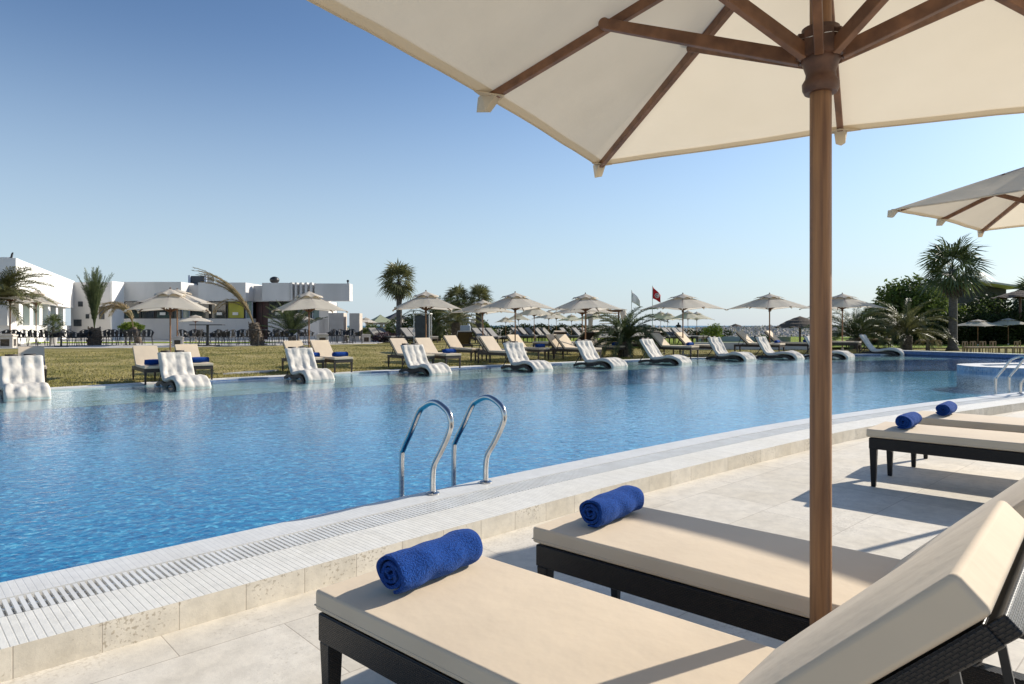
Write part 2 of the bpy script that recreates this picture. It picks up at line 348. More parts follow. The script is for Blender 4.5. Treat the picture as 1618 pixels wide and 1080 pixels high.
# ------------------------------------------------------------------ pool curves (plan, measured by surveying the photo)
def catmull(pts, n=10):
    out = []
    P = [2 * Vector(pts[0]) - Vector(pts[1])] + [Vector(p) for p in pts] + [2 * Vector(pts[-1]) - Vector(pts[-2])]
    for i in range(1, len(P) - 2):
        for j in range(n):
            t = j / n; a, b, c, d = P[i - 1], P[i], P[i + 1], P[i + 2]
            out.append(.5 * ((2 * b) + (c - a) * t + (2 * a - 5 * b + 4 * c - d) * t * t + (3 * b - a - 3 * c + d) * t ** 3))
    out.append(P[-2]); return out
def resample(pts, step):
    out = [pts[0]]; acc = 0
    for a, b in zip(pts, pts[1:]):
        d = (b - a).length; pos = 0
        while acc + d - pos >= step:
            pos += step - acc; out.append(a + (b - a) * (pos / d)); acc = 0
        acc += d - pos
    out.append(pts[-1]); return out
near_c = [(-17, -11.5), (-9.5, -4.3), (-5.0, -.15), (-1.95, 2.70), (-.25, 4.36), (1.13, 5.66), (3.74, 7.92), (6.0, 9.55), (8.46, 11.15), (13.0, 13.85), (18, 16.8), (23.2, 19.75)]
near = resample(catmull(near_c, 14), .12)
def offs(pts, d):
    out = []
    for i, p in enumerate(pts):
        t = (pts[min(i + 1, len(pts) - 1)] - pts[max(i - 1, 0)]).normalized(); out.append(p + Vector((-t.y, t.x)) * d)
    return out
far_c = [(-27, -4), (-19, 4), (-13.2, 9.6), (-9.1, 13.4), (-7.05, 15.5), (-4.55, 17.75), (-.9, 20.9), (2.0, 23.0), (6.3, 25.8), (11.0, 28.0), (14.6, 29.4), (17.2, 30.0)]
far = resample(catmull(far_c, 14), .25)
far_ext = far + [Vector((26, 32.5)), Vector((60, 40)), Vector((140, 60))]
def tdist(x, y):
    best = 1e9
    for i in range(0, len(far), 4):
        p = far[i]; d = (p.x - x) ** 2 + (p.y - y) ** 2
        if d < best: best = d
    return math.sqrt(best)
def smooth(a, b, x):
    t = max(0, min(1, (x - a) / (b - a))); return t * t * (3 - 2 * t)
def gz(x, y):
    """ground height on the far side of the pool"""
    t = tdist(x, y) if y < 45 else 20
    g = .13 + .22 * smooth(2.5, 13, t) * (1 - .75 * smooth(-4, 6, x))
    return g

WZ = .118; CZ = .13
def strip(a, b, za, zb, mb, uvs=None, v0=0, v1=1):
    s_ = 0; vs = []; base = len(mb.v)
    for i in range(len(a)):
        if i: s_ += (a[i] - a[i - 1]).length
        vs += [(a[i].x, a[i].y, za), (b[i].x, b[i].y, zb)]
        if uvs is not None: uvs += [(s_, v0), (s_, v1)]
    mb.add(vs, [(2 * i, 2 * i + 1, 2 * i + 3, 2 * i + 2)[::-1] for i in range(len(a) - 1)])
k36 = offs(near, .36); k61 = offs(near, .61); k86 = offs(near, .86)
# kerb: face, slatted tile top, tiled lip; one structure with parts
kerb = empty('pool_kerb'); tag(kerb, kind='structure')
mb = MB(); uv = []; strip(near, near, -.02, CZ, mb, uv, 0, .15); mb.build('kerb_face', M['kerb_face'], kerb, uvf=uv)
mb = MB(); uv = []; strip(near, k36, CZ, CZ, mb, uv, .2, .56); mb.build('slatted_tiles', M['slats'], kerb, uvf=uv)
mb = MB(); uv = []; strip(k61, k86, CZ, CZ, mb, uv, .0, .25); strip(k86, offs(near, .88), CZ, CZ - .02, mb, uv, 0, .02); mb.build('lip_tiles', M['coping_tile'], kerb, uvf=uv)
mb = MB(); uv = []; strip(k36, k36, CZ, .104, mb, uv, 0, .1); strip(k36, k61, .104, .104, mb, uv, 0, .1); strip(k61, k61, .104, CZ, mb, uv, 0, .1); mb.build('gutter_channel', M['coping_cap'], kerb, uvf=uv)
# overflow grating: real slats
mb = MB(); fine = resample(near, .0315)
fi36 = offs(fine, .372); fi61 = offs(fine, .598)
for i in range(len(fine)):
    if fine[i].x < -6 or fine[i].x > 16: continue
    a, b = fi36[i], fi61[i]
    mb.bar((a.x, a.y, CZ - .012), (b.x, b.y, CZ - .012), .0175, .02)
cl = [p for p in offs(fine, .485) if -6 < p.x < 16]
for i in range(0, len(cl) - 1, 4):
    j = min(i + 4, len(cl) - 1); mb.bar((cl[i].x, cl[i].y, CZ - .018), (cl[j].x, cl[j].y, CZ - .018), .02, .018)
o = mb.build('overflow_grating', M['plastic_white'], kerb)
# near deck
rout = offs(near, -26)
mb = MB()
n_ = len(near) // 8
A = near[::8]; B = offs(near, -.0)[::8]
poly = [Vector((p.x, p.y, 0)) for p in near[::8]] + [Vector((near[-1].x, near[-1].y, 0)), Vector((60, 20, 0)), Vector((60, -30, 0)), Vector((-17, -30, 0))]
mb.add(poly, [tuple(range(len(poly)))[::-1]])
tag(mb.build('pool_deck', M['deck']), kind='structure')

# basin
W1 = far[-1]; 
npts = 60
def fracpts(pts, n):
    cum = [0]
    for a, b in zip(pts, pts[1:]): cum.append(cum[-1] + (b - a).length)
    out = []; j = 0
    for i in range(n):
        t = cum[-1] * i / (n - 1)
        while j < len(cum) - 2 and cum[j + 1] < t: j += 1
        d = cum[j + 1] - cum[j]; out.append(pts[j] + (pts[j + 1] - pts[j]) * ((t - cum[j]) / d if d else 0))
    return out
nearw = fracpts(offs(near, .855), npts); farw = fracpts(far, npts); shelf = fracpts(offs(far, -2.9), npts)
mb = MB(); strip(nearw, shelf, -.38, -.40, mb); strip(shelf, shelf, -.40, .045, mb); tag(mb.build('pool_floor', M['pool_floor']), kind='structure')
mb = MB(); strip(shelf, farw, .05, .05, mb); tag(mb.build('pool_shelf', M['shelf']), kind='structure')
mb = MB(); uv = []; strip(nearw, nearw, CZ - .02, -1.0, mb, uv, 0, 1.1); strip(farw, farw, CZ, -.2, mb, uv, 0, .3); tag(mb.build('pool_walls', M['mosaic_blue'], uvf=uv), kind='structure')
mb = MB(); strip(nearw, farw, WZ, WZ, mb); tag(mb.build('pool_water', M['water']), kind='structure')
# end wall with white cap
wd = (nearw[-1] - W1); wl = wd.length; wn = Vector((-wd.y, wd.x)).normalized(); wn = wn if wn.x > 0 else -wn
endw = empty('pool_end_wall'); tag(endw, kind='structure')
ea = [W1 - wd * .02 + wd * (i / 20) * 1.04 for i in range(21)]; eb = [p + wn * .35 for p in ea]
mb = MB(); uv = []; strip(ea, ea, -.9, .27, mb, uv, 0, 1.2); strip(eb, eb, 0, .27, mb, uv, 0, .3); mb.build('mosaic_face', M['mosaic_blue'], endw, uvf=uv)
mb = MB(); strip([p - wn * .03 for p in ea], [p + wn * .05 for p in eb], .30, .30, mb); strip([p - wn * .03 for p in ea], [p - wn * .03 for p in ea], .27, .30, mb); strip([p - wn * .03 for p in ea], [p + wn * .05 for p in eb], .27, .27, mb); mb.build('wall_cap', M['coping_cap'], endw)
# far coping
mb = MB(); uv = []
fo = offs(far, .42)
strip(far, fo, .145, .145, mb, uv, 0, .4); strip(far, far, .06, .145, mb, uv, 0, .1); tag(mb.build('far_coping', M['coping_cap'], uvf=uv), kind='structure')
# ground beyond: s,t grid
tt = [.40, 1.5, 3, 5, 7, 9, 11, 13, 16, 20, 26, 34, 44, 56, 70]
fb = far[::6] + [far[-1]]
fb = [far[0] + (far[0] - far[3]).normalized() * 60] + fb + [Vector((26, 32.0)), Vector((60, 38))]
rows = []
for d in tt:
    row = []
    for p in offs(fb, d):
        z = gz(p.x, p.y) if d > .5 else .135
        row.append((p.x, p.y, z))
    rows.append(row)
mb = MB(); mb.grid(rows); tag(mb.build('lawn_ground', M['lawn'], smooth=True), kind='structure')
# ground right of the pool end wall
mb = MB(); e0 = eb[0]; e1 = eb[-1]
mb.add([(W1.x - .3, W1.y + .3, .128), (e1.x - .3, e1.y - .1, .128), (60, 20, .128), (60, 38.1, .128), (26, 32.1, .128)], [(0, 1, 2, 3, 4)])
tag(mb.build('side_lawn', M['blade_green']), kind='structure')
# wide base ground to horizon side + dunes
def dune(x, y):
    n = noise.noise(Vector((x * .05, y * .08, 3))) * .5 + noise.noise(Vector((x * .2, y * .3, 7))) * .25
    return .02 + (.95 + n) * smooth(66, 84, y) * (1 - smooth(100, 118, y) * 1.6)
rows = [[(x, y, dune(x, y) - (.1 if y < 60 else 0)) for x in range(-160, 201, 4)] for y in list(range(46, 66, 4)) + list(range(66, 126, 2))]
mb = MB(); mb.grid(rows); tag(mb.build('dunes', M['sand'], smooth=True), kind='structure')
mb = MB(); mb.add([(-9000, 116, -.8), (9000, 116, -.8), (12000, 9000, -.8), (-12000, 9000, -.8)], [(0, 1, 2, 3)])
tag(mb.build('sea', M['sea']), kind='structure')
mb = MB(); mb.add([(-200, -60, -1.4), (300, -60, -1.4), (300, 130, -1.4), (-200, 130, -1.4)], [(0, 1, 2, 3)])
tag(mb.build('ground', M['sand']), kind='structure')
# green lawn band in the distance
mb = MB(); rows = [[(x, y, .28 if y > 40 else .22) for x in range(-20, 61, 5)] for y in (36, 40, 50, 68)]
mb.grid(rows); tag(mb.build('distant_lawn', M['blade_green']), kind='structure')

# grass blades on the near part of the bank
rng = random.Random(3)
def grass(name, m, n, region, h=(.025, .06)):
    mb = MB(); vs = mb.v; fs = mb.f; k = 0
    while k < n:
        x, y = region(rng)
        z = gz(x, y) - .005; hh = rng.uniform(*h); a = rng.uniform(0, 2 * pi); w = rng.uniform(.006, .014)
        lx, ly = rng.gauss(0, .35) * hh, rng.gauss(0, .35) * hh; o_ = len(vs)
        vs += [(x - w * math.cos(a), y - w * math.sin(a), z), (x + w * math.cos(a), y + w * math.sin(a), z), (x + lx, y + ly, z + hh)]
        fs.append((o_, o_ + 1, o_ + 2)); k += 1
    return tag(mb.build(name, m), kind='stuff')
fseg = [p for p in far]
fo_n = offs(far, 1.0)
def reg(rg):
    while True:
        i = rg.randrange(len(far) // 3, len(far) - 1); t = .45 + 15 * rg.random() ** 1.6
        nrm = fo_n[i] - far[i]; p = far[i] + nrm * t + (far[i + 1] - far[i]) * rg.random()
        return p.x, p.y
grass('grass', M['blade'], 60000, reg)

# ------------------------------------------------------------------ umbrella
def convex(name, pts, m, parent):
    me = bpy.data.meshes.new(name); bm = bmesh.new()
    for p in pts: bm.verts.new(p)
    r = bmesh.ops.convex_hull(bm, input=bm.verts); bm.to_mesh(me); bm.free(); me.materials.append(m)
    o = bpy.data.objects.new(name, me); col.objects.link(o); o.parent = parent; return o
def make_umbrella(a=1.185, apex=2.72, zm=2.292, zc=2.268, pr=.031, fine=True, canvas='canvas', z0=2.105, vf=.2, vl=.045):
    root = empty('parasol')
    def rib(k, f):
        ang = k * pi / 4; rr = a if k % 2 == 0 else a * 2 ** .5; z1 = zm if k % 2 == 0 else zc
        return Vector((math.cos(ang) * rr * f, math.sin(ang) * rr * f, apex + (z1 - apex) * f))
    mb = MB(); mb.tube([(0, 0, 0), (0, 0, 1.2), (0, 0, apex - .03)], pr, 20 if fine else 10); mb.build('pole', M['wood'], root, hard=True)
    nf, ntt = (16, 10) if fine else (7, 4)
    mb = MB()
    for k in range(8):
        rows = []
        for i in range(nf + 1):
            f = .02 + .98 * i / nf; row = []
            for j in range(ntt + 1):
                t = j / ntt; p = rib(k, f).lerp(rib(k + 1, f), t); s_ = 4 * t * (1 - t)
                p.z -= .022 * s_ * f * (1.25 - f); p.x *= 1 - .012 * s_ * f; p.y *= 1 - .012 * s_ * f
                if fine: p.z += .005 * noise.noise(Vector((p.x * 5, p.y * 5, k))) * s_
                row.append(p)
            rows.append(row)
        mb.grid(rows)
        if fine:
            hr = [[p.lerp(q, 0) - Vector((0, 0, .003)) for p, q in zip(rows[-1], rows[-1])], [p.lerp(q, .55) - Vector((0, 0, .0035)) for p, q in zip(rows[-1], rows[-2])]]; mb.grid(hr)
        for i in range(ntt):
            mb.tube([rows[-1][i], rows[-1][i + 1]], .0055 if fine else .009, 6 if fine else 4, cap=False)
    cn = mb.build('canopy', M[canvas], root, smooth=True, merge=True)
    # vent flap on top, held a little above the canopy, edge lifting in loose waves
    mb = MB(); rows = []; M_ = 64 if fine else 32
    for i in range(7):
        f = i / 6; row = []
        for j in range(M_):
            k = 8 * j / M_; k0 = int(k); t = k - k0; p = rib(k0, vf * f).lerp(rib(k0 + 1, vf * f), t)
            w = math.sin(pi * t)
            p.z += vl + f * f * (vl * 1.2 * w - .02) + (f ** 3) * vl * .3 * math.sin(j * 2.3)
            row.append(p)
        rows.append(row)
    mb.grid(rows, closed=True); v = mb.build('vent_flap', M[canvas], root, smooth=True)
    sm = v.modifiers.new('thick', 'SOLIDIFY'); sm.thickness = .006
    mb = MB(); mb.lathe([(.006, apex + .0), (.035, apex + .035), (.028, apex + .055), (.02, apex + .06), (.03, apex + .08), (.022, apex + .10), (.004, apex + .115)], n=14)
    mb.build('finial', M['dark_wood'], root, smooth=True)
    for k in range(8):
        mb = MB(); p0 = rib(k, .07); p1 = rib(k, .985); dz = Vector((0, 0, .021))
        mb.bar(p0 - dz, p1 - dz, .026, .040, h1=.030); rb = mb.build('rib', M['rib_wood'], root, bevel=.003 if fine else 0)
        # strut from hub to rib
        dr = rib(k, 1); dr.z = 0; L1 = dr.length; dr.normalize()
        fj = .685 / L1; sdd = dr.cross(Vector((0, 0, 1))); pj = rib(k, fj) - Vector((0, 0, .022)) - sdd * .026; ph = dr * .055 + Vector((0, 0, z0 + .115))
        mb = MB(); mb.bar(ph, pj, .026, .044, h1=.036)
        if fine:
            sd = dr.cross(Vector((0, 0, 1))); mb.tube([pj - sd * .014, pj + sd * .014], .02, 14)
        st = mb.build('strut', M['rib_wood'], root, bevel=.003 if fine else 0)
        # canvas pocket over the rib end
        tip = rib(k, 1.0); out_ = dr; sd = dr.cross(Vector((0, 0, 1)))
        e1 = rib(k, 1).lerp(rib(k + 1, 1), .07 if k % 2 == 0 else .07); e2 = rib(k, 1).lerp(rib(k - 1, 1), .07)
        dn = Vector((0, 0, -1))
        convex('tip_pocket', [tip + out_ * .034 + dn * .004, tip + out_ * .040 + dn * .06, tip + sd * .020 + dn * .062 - out_ * .012, tip - sd * .020 + dn * .062 - out_ * .012,
                tip - out_ * .06 + sd * .02 + dn * .012, tip - out_ * .06 - sd * .02 + dn * .012, tip + sd * .028 + dn * .002, tip - sd * .028 + dn * .002], M[canvas], root)
        if fine:
            mb = MB(); mb.add([e1 + dn * .004, e2 + dn * .004, tip - out_ * .085 + dn * .012, tip + out_ * .01 + dn * .004], [(0, 2, 1), (0, 1, 3)])
            pt = mb.build('tip_patch', M[canvas], root); sm = pt.modifiers.new('thick', 'SOLIDIFY'); sm.thickness = .004
    mb = MB()
    mb.lathe([(pr + .002, z0), (.046, z0), (.052, z0 + .012), (.053, z0 + .03), (.044, z0 + .045), (.042, z0 + .06), (.050, z0 + .085), (.056, z0 + .10), (.052, z0 + .125), (.046, z0 + .13), (.046, z0 + .175), (.054, z0 + .18), (.054, z0 + .195), (.03, z0 + .20)], n=28)
    if fine:
        for k in range(8):
            an = (k + .5) * pi / 4; c = Vector((math.cos(an) * .052, math.sin(an) * .052, z0 + .14)); mb.box(c, (.034, .03, .075), Matrix.Rotation(an, 3, 'Z'))
    hb = mb.build('hub', M['dark_wood'], root, hard=True)
    if fine:
        mb = MB(); mb.tube([(math.cos(i * pi / 12) * .0695, math.sin(i * pi / 12) * .0695, z0 + .155 + .003 * math.sin(i)) for i in range(25)], .0013, 6, cap=False); mb.build('wire_ring', M['steel'], hb)
        mb = MB(); c = Vector((.05, .012, z0 - .012)); mb.tube([c, c + Vector((0, 0, -.02))], .012, 12); mb.build('pulley', M['brass'], hb)
        for i in range(6):
            pass
        mb = MB()
        for i in range(5):
            zc_ = z0 - .035 - i * .014; rot = (i % 2) * pi / 2
            mb.tube([(.055 + math.cos(q * pi / 4) * .005 * math.cos(rot), .012 + math.cos(q * pi / 4) * .005 * math.sin(rot), zc_ + math.sin(q * pi / 4) * .009) for q in range(9)], .0014, 5, cap=False)
        mb.build('chain', M['brass'], hb)
    mb = MB(); mb.lathe([(.24, 0), (.24, .05), (.22, .06), (.05, .065), (.045, .25), (.034, .25)], n=28); mb.build('base', M['stone_white'] if not fine else M['dark_metal'], root, hard=True)
    return root
U1 = make_umbrella(); U1.location = (.937, 2.05, 0); U1.rotation_euler = (0, 0, R(61.4))
tag(U1, 'large cream parasol with wooden ribs filling the top of the photo', 'parasol', 'cream wooden parasols')
U2 = copy_tree(U1); U2.location = (4.675, 5.55, 0); U2.rotation_euler = (0, 0, R(83 - 45)); U2.scale = (.875, .875, 1.05)
tag(U2, 'cream parasol cut off by the right edge, above the near loungers', 'parasol', 'cream wooden parasols')
UF = make_umbrella(fine=False, pr=.026, zm=2.17, zc=2.08, canvas='canvas_white', z0=1.95, vf=.38, vl=.06)
ufirst = [True]
def far_umbrella(px, D, w, ya, label, gr, z0=None, yaw=25, mat_=None, tilt=0, ye=None):
    o = UF if ufirst[0] else copy_tree(UF); ufirst[0] = False
    x = (px - CX) / F * D; z0 = gz(x, D) if z0 is None else z0
    sx = w * D / F / 3.15; sz = (zat(ya, D) - z0) / 2.8
    o.location = (x, D, z0); o.rotation_euler = (R(tilt), 0, R(yaw)); o.scale = (sx, sx, sz)
    tag(o, label, 'parasol', gr); return o
G1 = 'parasols over the loungers beyond the pool'
TZ = .37
far_umbrella(269, 16.9, 142, 455, 'cream parasol over the first pair of loungers beyond the pool, before the white building', G1, yaw=20)
far_umbrella(488, 19.6, 128, 459, 'cream parasol between the leaning palm and the tall fan palm', G1, yaw=28, tilt=1)
far_umbrella(673, 22.6, 128, 459, 'cream parasol just right of the tall fan palm trunk', G1, yaw=14)
far_umbrella(814, 25.0, 124, 461, 'cream parasol with ruffled top right of the two short fan palms', G1, yaw=32)
far_umbrella(925, 25.6, 118, 463, 'cream parasol left of the bushy palm, on the poolside', G1, yaw=18)
far_umbrella(1079, 28.2, 122, 463, 'cream parasol right of the bushy palm, nearest the red flag', G1, yaw=30)
far_umbrella(1216, 30.5, 120, 463, 'cream parasol standing alone against the sea, left of the wooden pole', G1, yaw=22)
far_umbrella(1331, 32.5, 116, 463, 'cream parasol just right of the near wooden pole, before low palms', G1, yaw=26)
G2 = 'parasols further behind the lounger row'
far_umbrella(763, 30, 100, 473, 'cream parasol with rumpled top half behind the ruffled one', G2, yaw=40)
far_umbrella(920, 31, 108, 474, 'greyish parasol hidden behind the one left of the bushy palm', G2, yaw=10)
far_umbrella(722, 52, 50, 489, 'small pale parasol below the left one of the short fan palms', G2, yaw=35)
far_umbrella(799, 56, 34, 500, 'tiny parasol in the gap left of the ruffled parasol pole', G2)
far_umbrella(819, 50, 46, 494, 'small parasol directly behind the ruffled parasol pole', G2, yaw=5)
far_umbrella(844, 38, 64, 482, 'mid sized cream parasol right of the ruffled parasol pole', G2)
far_umbrella(867, 46, 50, 490, 'small cream parasol, left of two under the canopy left of the bushy palm', G2, yaw=33)
far_umbrella(879, 50, 42, 491, 'small cream parasol, right of two left of the bushy palm pole', G2, yaw=12)
far_umbrella(903, 54, 44, 496, 'small grey parasol seen against the sky left of the double poles', G2)
far_umbrella(936, 48, 50, 492, 'small white parasol between the double poles and the bushy palm', G2, yaw=40)
far_umbrella(1044, 54, 42, 491, 'small parasol showing at the right fringe of the bushy palm', G2, yaw=40)
far_umbrella(1055, 50, 44, 493, 'small white parasol behind the left half of the poolside parasol by the red flag', G2, yaw=12)
far_umbrella(1087, 46, 52, 490, 'small cream parasol just right of the pole nearest the red flag', G2)
far_umbrella(1101, 48, 50, 492, 'small cream parasol, rightmost of the group under the canopy by the red flag', G2, yaw=36)
far_umbrella(1545, 40, 72, 504, 'low parasol beside the right fan palm trunk over tiny tables', 'low parasols by the hedge', yaw=24, z0=.15)
far_umbrella(1593, 41, 66, 502, 'low parasol at the right edge before the dark hedge', 'low parasols by the hedge', yaw=8, z0=.15)
G3 = 'parasols on the restaurant terrace'
far_umbrella(16, 33.5, 118, 450, 'wide terrace parasol at the left edge under the drooping palm', G3, z0=TZ, yaw=15)
far_umbrella(57, 37, 84, 458, 'terrace parasol second from the left edge, before the bright wall', G3, z0=TZ, yaw=40)
far_umbrella(280, 36, 122, 456, 'terrace parasol with dark red pole behind the first poolside one', G3, z0=TZ, yaw=10)
far_umbrella(309, 44, 60, 497, 'low white terrace parasol among dark chairs left of the leaning palm', G3, z0=TZ, yaw=20)
far_umbrella(472, 44, 62, 494, 'low white terrace parasol beside the striped dark shrub palm', G3, z0=TZ, yaw=20)
far_umbrella(631, 56, 42, 502, 'small pale parasol against the fan palm trunk by the tents', G2, z0=.3)
far_umbrella(680, 52, 46, 503, 'grey white parasol amid shrubs right of the fan palm trunk', G2, z0=.3, yaw=5)
far_umbrella(578, 58, 40, 501, 'small white parasol in front of the pale green tent', G2, z0=.3)

# ------------------------------------------------------------------ sun lounger
YW = R(-41.8)
def make_lounger(fine=True, W=.63, towel=False, cm='cushion'):
    root = empty('sun_lounger')
    fm = M['wicker'] if fine else M['frame_brown']; bv = .006 if fine else 0
    mb = MB(); zt = .425; h = .095; w = .055; Lg = 1.98
    for y in (-1, 1): mb.box((Lg / 2, y * (W / 2 - w / 2), zt - h / 2), (Lg, w, h))
    mb.box((w / 2 - .003, 0, zt - h / 2), (w, W - 2 * w, h)); mb.box((Lg - w / 2, 0, zt - h / 2), (w, W - 2 * w, h))
    mb.box((1.25, 0, zt - h / 2), (w, W - 2 * w, h * .8)); mb.box((.62, 0, zt - h / 2), (w, W - 2 * w, h * .6))
    mb.build('frame', fm, root, bevel=bv)
    for x in (.032, Lg - .032):
        for y in (-1, 1):
            mb = MB(); mb.box((x, y * (W / 2 - .032), (zt - h) / 2), (.058, .058, zt - h), taper=.62); mb.build('leg', fm, root, bevel=bv)
    # seat cushion
    def slab(x0, x1, zb, th, name, pu):
        mb = MB(); nx, ny = (26, 12) if fine else (5, 4)
        rows_t = []
        for i in range(nx + 1):
            row = []
            for j in range(ny + 1):
                u, v = i / nx, j / ny; e = min(u, 1 - u) * nx / 2.0; e2 = min(v, 1 - v) * ny / 2.0
                zz = zb + th + pu * math.sin(pi * u) * math.sin(pi * v)
                row.append(Vector((x0 + (x1 - x0) * u, (v - .5) * W, zz)))
            rows_t.append(row)
        n0 = len(mb.v); mb.grid(rows_t)
        bot = [Vector((p.x, p.y, zb)) for p in (rows_t[0] + [r[-1] for r in rows_t[1:]] + rows_t[-1][-2::-1] + [r[0] for r in rows_t[-2:0:-1]])]
        top = [p.copy() for p in (rows_t[0] + [r[-1] for r in rows_t[1:]] + rows_t[-1][-2::-1] + [r[0] for r in rows_t[-2:0:-1]])]
        mb.grid([top, bot], closed=True); mb.add(bot, [tuple(range(len(bot)))])
        return mb
    c = slab(-.02, 1.33, .43, .07, 'seat_cushion', .006).build('seat_cushion', M[cm], root, merge=True, bevel=.012 if fine else .01)
    a = R(44.6)
    if fine:
        mb = MB(); w2 = W / 2 + .0005
        for zz in (.447,): mb.tube([(-.0205, -w2, zz), (-.0205, w2, zz), (1.33, w2, zz), (1.33, -w2, zz), (-.0205, -w2, zz)], .0018, 6)
        mb.build('piping', M[cm], c, smooth=True)
    rot = Matrix.Rotation(-a, 4, 'Y'); 
    bc = slab(0, .742, .012, .075, 'back_cushion', .008)
    bo = bc.build('back_cushion', M[cm], root, merge=True, bevel=.013 if fine else .01)
    bo.location = (1.36, 0, .425); bo.rotation_euler = (0, -a, 0)
    mb = MB()
    for y in (-1, 1): mb.box((.36, y * (W / 2 - .025), -.012), (.72, .042, .04))
    mb.box((.735, 0, -.012), (.036, W - .01, .036)); mb.box((.365, 0, -.005), (.68, W - .10, .012))
    bf = mb.build('back_frame', fm, root, bevel=bv); bf.location = (1.36, 0, .425); bf.rotation_euler = (0, -a, 0)
    if fine:
        top = Vector((1.36 + .58 * math.cos(a), 0, .425 + .58 * math.sin(a)))
        for y in (-1, 1):
            mb = MB(); mb.tube([(top.x - .02, y * (W / 2 - .07), top.z - .03), (top.x - .16, y * (W / 2 - .07), .37)], .009, 10); mb.build('prop_rod', M['rod'], root, smooth=True)
            mb = MB(); 
            pts = [(1.62, .385), (1.70, .405), (1.73, .37), (1.78, .40), (1.81, .365), (1.86, .39), (1.9, .35), (1.9, .335), (1.62, .335)]
            vs = [(x, y * (W / 2 - .075) - .004, z) for x, z in pts] + [(x, y * (W / 2 - .075) + .004, z) for x, z in pts]; n = len(pts)
            mb.add(vs, [tuple(range(n)), tuple(range(2 * n - 1, n - 1, -1))] + [(i, (i + 1) % n, n + (i + 1) % n, n + i) for i in range(n)]); mb.build('ratchet', M['dark_metal'], root)
            mb = MB(); mb.bar((top.x + .04, y * (W / 2 - .09), top.z - .02), (top.x + .12, y * (W / 2 - .09), .38), .010, .018); mb.build('stay', M['dark_metal'], root)
    else:
        for y in (-1, 1): mb = MB(); mb.bar((1.36 + .46 * math.cos(a), y * .24, .42 + .46 * math.sin(a) - .02), (1.84, y * .24, .36), .02, .02); mb.build('prop_rod', M['frame_brown'], root)
    return root
LP = make_lounger()
uL = Vector((math.cos(YW), math.sin(YW), 0)); cL = Vector((-math.sin(YW), math.cos(YW), 0))
n1c = Vector((-.659, 2.292, 0)); n2c = Vector((.105, 3.01, 0)); n3c = Vector((3.10, 5.87, 0)); n4c = Vector((3.93, 6.68, 0))
labs = ['nearest beige sun lounger with black woven frame and towel in the foreground', 'beige sun lounger just behind the near wooden pole, second from the camera',
        'beige sun lounger on the right, nearer one of the pair in front of the kerb', 'beige sun lounger on the right, farther one of the pair, closest to the steel ladder']
near_l = []
for i, (c, lb) in enumerate(zip((n1c, n2c, n3c, n4c), labs)):
    o = LP if i == 0 else copy_tree(LP)
    o.location = c + cL * .315; o.rotation_euler = (0, 0, YW); tag(o, lb, 'sun lounger', 'sun loungers on the near deck'); near_l.append(o)

# rolled towel: spiral swiss roll
def make_towel(Lt=.40, r=.068, seed=0):
    mb = MB(); turns = 3.3; n = 150 if seed < 9 else 40; sec = []
    th = .0135
    for i in range(n + 1):
        a = turns * 2 * pi * i / n; rr = .012 + (r - .012) * i / n; sec.append((a + R(150 + 23 * seed), rr))
    outer = [(math.cos(a) * rr * 1.09, math.sin(a) * rr * .91) for a, rr in sec]
    inner = [(math.cos(a) * max(.002, rr - th) * 1.06, math.sin(a) * max(.002, rr - th) * .94) for a, rr in sec]
    nx = 26 if seed < 9 else 4; loop = outer + inner[::-1]; rows = []
    for j in range(nx + 1):
        x = (j / nx - .5) * Lt; row = []
        for q, (y, z) in enumerate(loop):
            idx = q if q <= n else 2 * n + 1 - q
            amp = .0035 if idx > n * .6 else .001
            w = 1 + noise.noise(Vector((x * 14, y * 14 + seed, z * 14))) * amp / .07 * 2.6
            e = min(j, nx - j); 
            if e == 0: w *= .94
            xx = x + (.004 * math.sin(idx * .35) if e == 0 else 0)
            row.append(Vector((xx, y * w, z * w + r * .94)))
        rows.append(row)
    mb.grid(rows, closed=True)
    m = len(loop)
    # end caps: thin ribbon between outer and inner windings
    for base in (0, nx * m):
        for i in range(n): mb.f.append((base + i, base + i + 1, base + 2 * n - i, base + 2 * n + 1 - i))
    return mb
tws = []
tzs = .505
for i, (p, tl, ang, lb) in enumerate([
    ((-.285, 2.40), .40, 53, 'rolled royal blue towel on the nearest beige lounger'),
    ((.462, 3.125), .37, 50, 'rolled royal blue towel on the lounger behind the wooden pole'),
    ((3.475, 5.93), .37, 47, 'rolled blue towel on the nearer lounger of the right pair'),
    ((4.36, 6.78), .36, 47, 'rolled blue towel on the farther lounger of the right pair, by the kerb')]):
    o = make_towel(tl, .072 if i else .074, i).build('rolled_towel', M['towel'], hard=True); o.location = (p[0], p[1], tzs); o.rotation_euler = (R(200 + 15 * i) * 0, 0, R(ang))
    tag(o, lb, 'towel', 'rolled blue towels')

